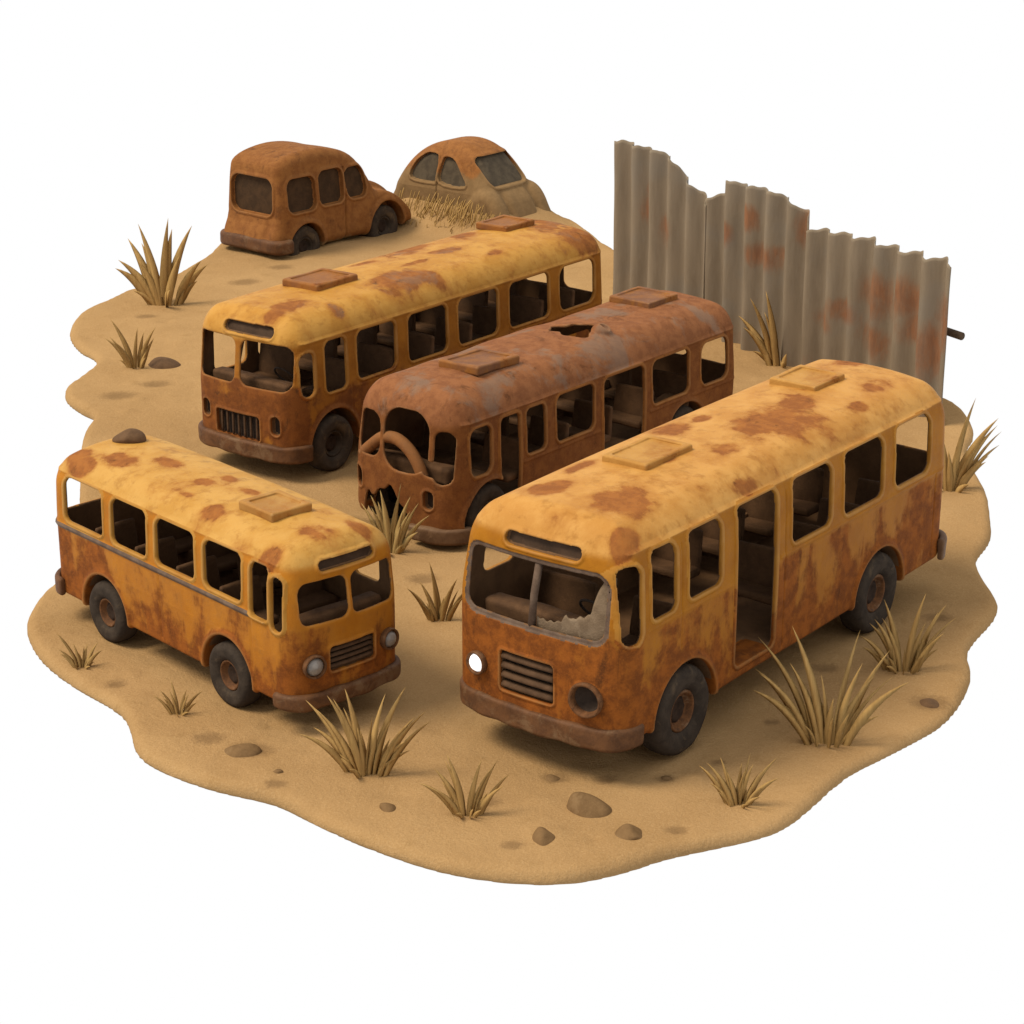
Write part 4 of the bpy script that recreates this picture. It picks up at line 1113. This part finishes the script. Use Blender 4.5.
tuft(2.74, -10.34, .70, [(-55, .86), (-42, .95), (-20, .92), (8, 1.0), (18, .85), (42, 1.05), (58, .80)], 7, 'grass tuft just right of the front wheel of the big yellow bus', 'grass_dark', 1.05, 10)
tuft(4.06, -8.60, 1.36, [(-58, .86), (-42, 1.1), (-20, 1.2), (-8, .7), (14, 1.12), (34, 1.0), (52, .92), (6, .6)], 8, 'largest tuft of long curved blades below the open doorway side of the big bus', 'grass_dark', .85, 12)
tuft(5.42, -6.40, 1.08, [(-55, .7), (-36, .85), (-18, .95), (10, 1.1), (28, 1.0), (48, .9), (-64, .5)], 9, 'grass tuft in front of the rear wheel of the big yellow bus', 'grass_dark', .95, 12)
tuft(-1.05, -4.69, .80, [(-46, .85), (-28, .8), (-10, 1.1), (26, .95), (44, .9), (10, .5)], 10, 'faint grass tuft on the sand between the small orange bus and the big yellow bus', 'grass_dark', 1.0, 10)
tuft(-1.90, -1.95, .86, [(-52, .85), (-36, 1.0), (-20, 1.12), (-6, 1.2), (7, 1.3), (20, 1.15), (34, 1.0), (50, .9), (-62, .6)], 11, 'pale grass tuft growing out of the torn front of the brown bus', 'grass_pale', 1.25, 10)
tuft(5.46, 8.75, 1.5, [(-50, .8), (-28, 1.0), (-12, 1.05), (12, 1.2), (36, 1.05), (48, .8)], 12, 'grass tuft at the foot of the corrugated fence', 'grass', 1.2, 8)
tuft(7.42, 1.1, 1.25, [(12, 1.3), (36, 1.15), (52, .95), (62, .8), (-10, .9), (4, .7)], 13, 'grass tuft at the right rim behind the rear end of the big bus', 'grass', 1.2, 8)

rng = random.Random(77); V = []; F = []
ca, sa = math.cos(math.radians(-38)), math.sin(math.radians(-38))
for i in range(260):
    a = rng.uniform(-2.1, 1.9); b = -rng.uniform(.98, 1.28) - (.12 if a > .6 else 0)
    x, y = -1.05 + a * ca - b * sa, 22.0 + a * sa + b * ca
    zb = rng.uniform(.35, .95) * (1 if abs(a) < 1.4 else .75)
    v, f = blade((x, y, zb), math.radians(-128) + rng.uniform(-.5, .5), rng.uniform(.3, .7), 2.35 + rng.uniform(0, .5), .045, .3, rng)
    o = len(V); V += v; F += [tuple(q + o for q in p) for p in f]
for i in range(50):
    a = rng.uniform(-2.2, 2.3); b = -rng.uniform(1.2, 1.75)
    x, y = -1.05 + a * ca - b * sa, 22.0 + a * sa + b * ca
    v, f = blade((x, y, gz1(x, y) - .03), rng.uniform(0, 6.28), rng.uniform(.1, .26), rng.uniform(.1, .5), .045, .5, rng)
    o = len(V); V += v; F += [tuple(q + o for q in p) for p in f]
tag(obj('dry_grass', mkmesh('dry_grass', [tuple(v) for v in V], F), M['grass']), 'short matted dry grass hanging over the buried car sides', 'grass', kind='stuff')

# ------------------------------------------------------------------ stones
def stone(x, y, rx, ry, rz, seed, label, mat='rock', z=None, group='stones on the sand', sink=.25):
    h = max(min(rx, ry, rz) / 7, .012)
    X, Y, Z = grid((-rx * 1.35, -ry * 1.35, -rz * 1.3), (rx * 1.35, ry * 1.35, rz * 1.4), h)
    q = np.sqrt((X / rx) ** 2 + (Y / ry) ** 2 + (Z / rz) ** 2)
    w = .10 * np.sin(X / rx * 2.6 + seed) + .10 * np.sin(Y / ry * 2.2 + seed * 2.1) + .09 * np.sin(Z / rz * 2 + seed * .7 + X / rx * 2)
    d = (q - 1 + w) * min(rx, ry, rz)
    rng = random.Random(seed)
    for i in range(5):
        nv = Vector((rng.uniform(-1, 1), rng.uniform(-1, 1), rng.uniform(-.1, 1))).normalized()
        d = smax(d, (X / rx * nv.x + Y / ry * nv.y + Z / rz * nv.z - rng.uniform(.72, .9)) * min(rx, ry, rz), .25 * min(rx, ry, rz))
    V, F, N = surface_nets(d.astype(f32), X, Y, Z)
    o = obj('stone', mkmesh('stone', V, F, N), M[mat])
    o.location = (x, y, (gz1(x, y) if z is None else z) - rz * sink)
    o.rotation_euler = (0, 0, rng.uniform(-.3, .3))
    return tag(o, label, 'stone', group)
stone(-3.43, -8.95, .27, .26, .20, 1, 'broad flat brown stone alone below the front wheel of the small orange bus')
stone(.94, -10.47, .30, .30, .24, 5, 'biggest peaked brown stone in front of the big bus bumper')
stone(1.36, -11.13, .21, .22, .14, 3, 'low brown stone near the rim, right of and below the biggest stone')
stone(.36, -11.25, .17, .20, .12, 4, 'small brown stone near the rim, left of and below the biggest stone')
stone(-1.49, -10.52, .12, .14, .09, 7, 'small stone between the two front grass tufts', 'rock')
stone(-7.08, 8.75, .36, .30, .26, 8, 'dark stone beside the left grass tuft, left of the long yellow bus', 'rock_dark')
stone(5.57, -7.38, .17, .18, .10, 9, 'small dark stone near the right rim, below the rear wheel of the big bus', 'rock_dark')
stone(.5, -9.6, .12, .13, .07, 10, 'pebble just under the big bus bumper')
stone(-2.91, -9.57, .07, .07, .05, 11, 'tiny pebble right of and below the broad flat stone')
stone(1.92, -9.62, .09, .08, .06, 12, 'pebble near the front wheel of the big bus')
# stone lying on the small bus roof
ry_ = math.radians(-47.39); u, v = 5.15, -.18
rx_, ryy = -2.173 - u * math.cos(ry_) + v * -1 * -math.sin(ry_), -7.979 - u * math.sin(ry_) + v * -1 * math.cos(ry_)
stone(rx_, ryy, .21, .19, .14, 14, 'dark brown stone lying on the roof of the small orange bus', 'rock_dark', 2.62, None, .1)

# ------------------------------------------------------------------ camera, light, world
cam = bpy.data.cameras.new('camera'); co = bpy.data.objects.new('camera', cam); COL.objects.link(co)
Dc, th, fpx = 36.4133, math.radians(19.94045), 2202.356
co.location = (0, -Dc * math.cos(th), Dc * math.sin(th))
co.rotation_euler = (math.pi / 2 - th, 0, 0)
cam.sensor_width = 36; cam.lens = fpx / 1024 * 36; cam.clip_end = 2000; cam.clip_start = 1
S.camera = co

sun = bpy.data.lights.new('sun', 'SUN'); sun.energy = SUN = 3.7; sun.angle = math.radians(22); sun.color = (1, .90, .74)
so = bpy.data.objects.new('sun', sun); COL.objects.link(so); so.location = (-10, -10, 20)
so.rotation_euler = Vector((.68, .14, -1.0)).to_track_quat('-Z', 'Y').to_euler()

w = bpy.data.worlds.new('World'); S.world = w; w.use_nodes = True
bg = w.node_tree.nodes['Background']; bg.inputs[0].default_value = (1, 1, 1, 1); bg.inputs[1].default_value = 1.0

S.view_settings.view_transform = 'Standard'; S.view_settings.look = 'None'
S.view_settings.exposure = 0; S.view_settings.gamma = 1
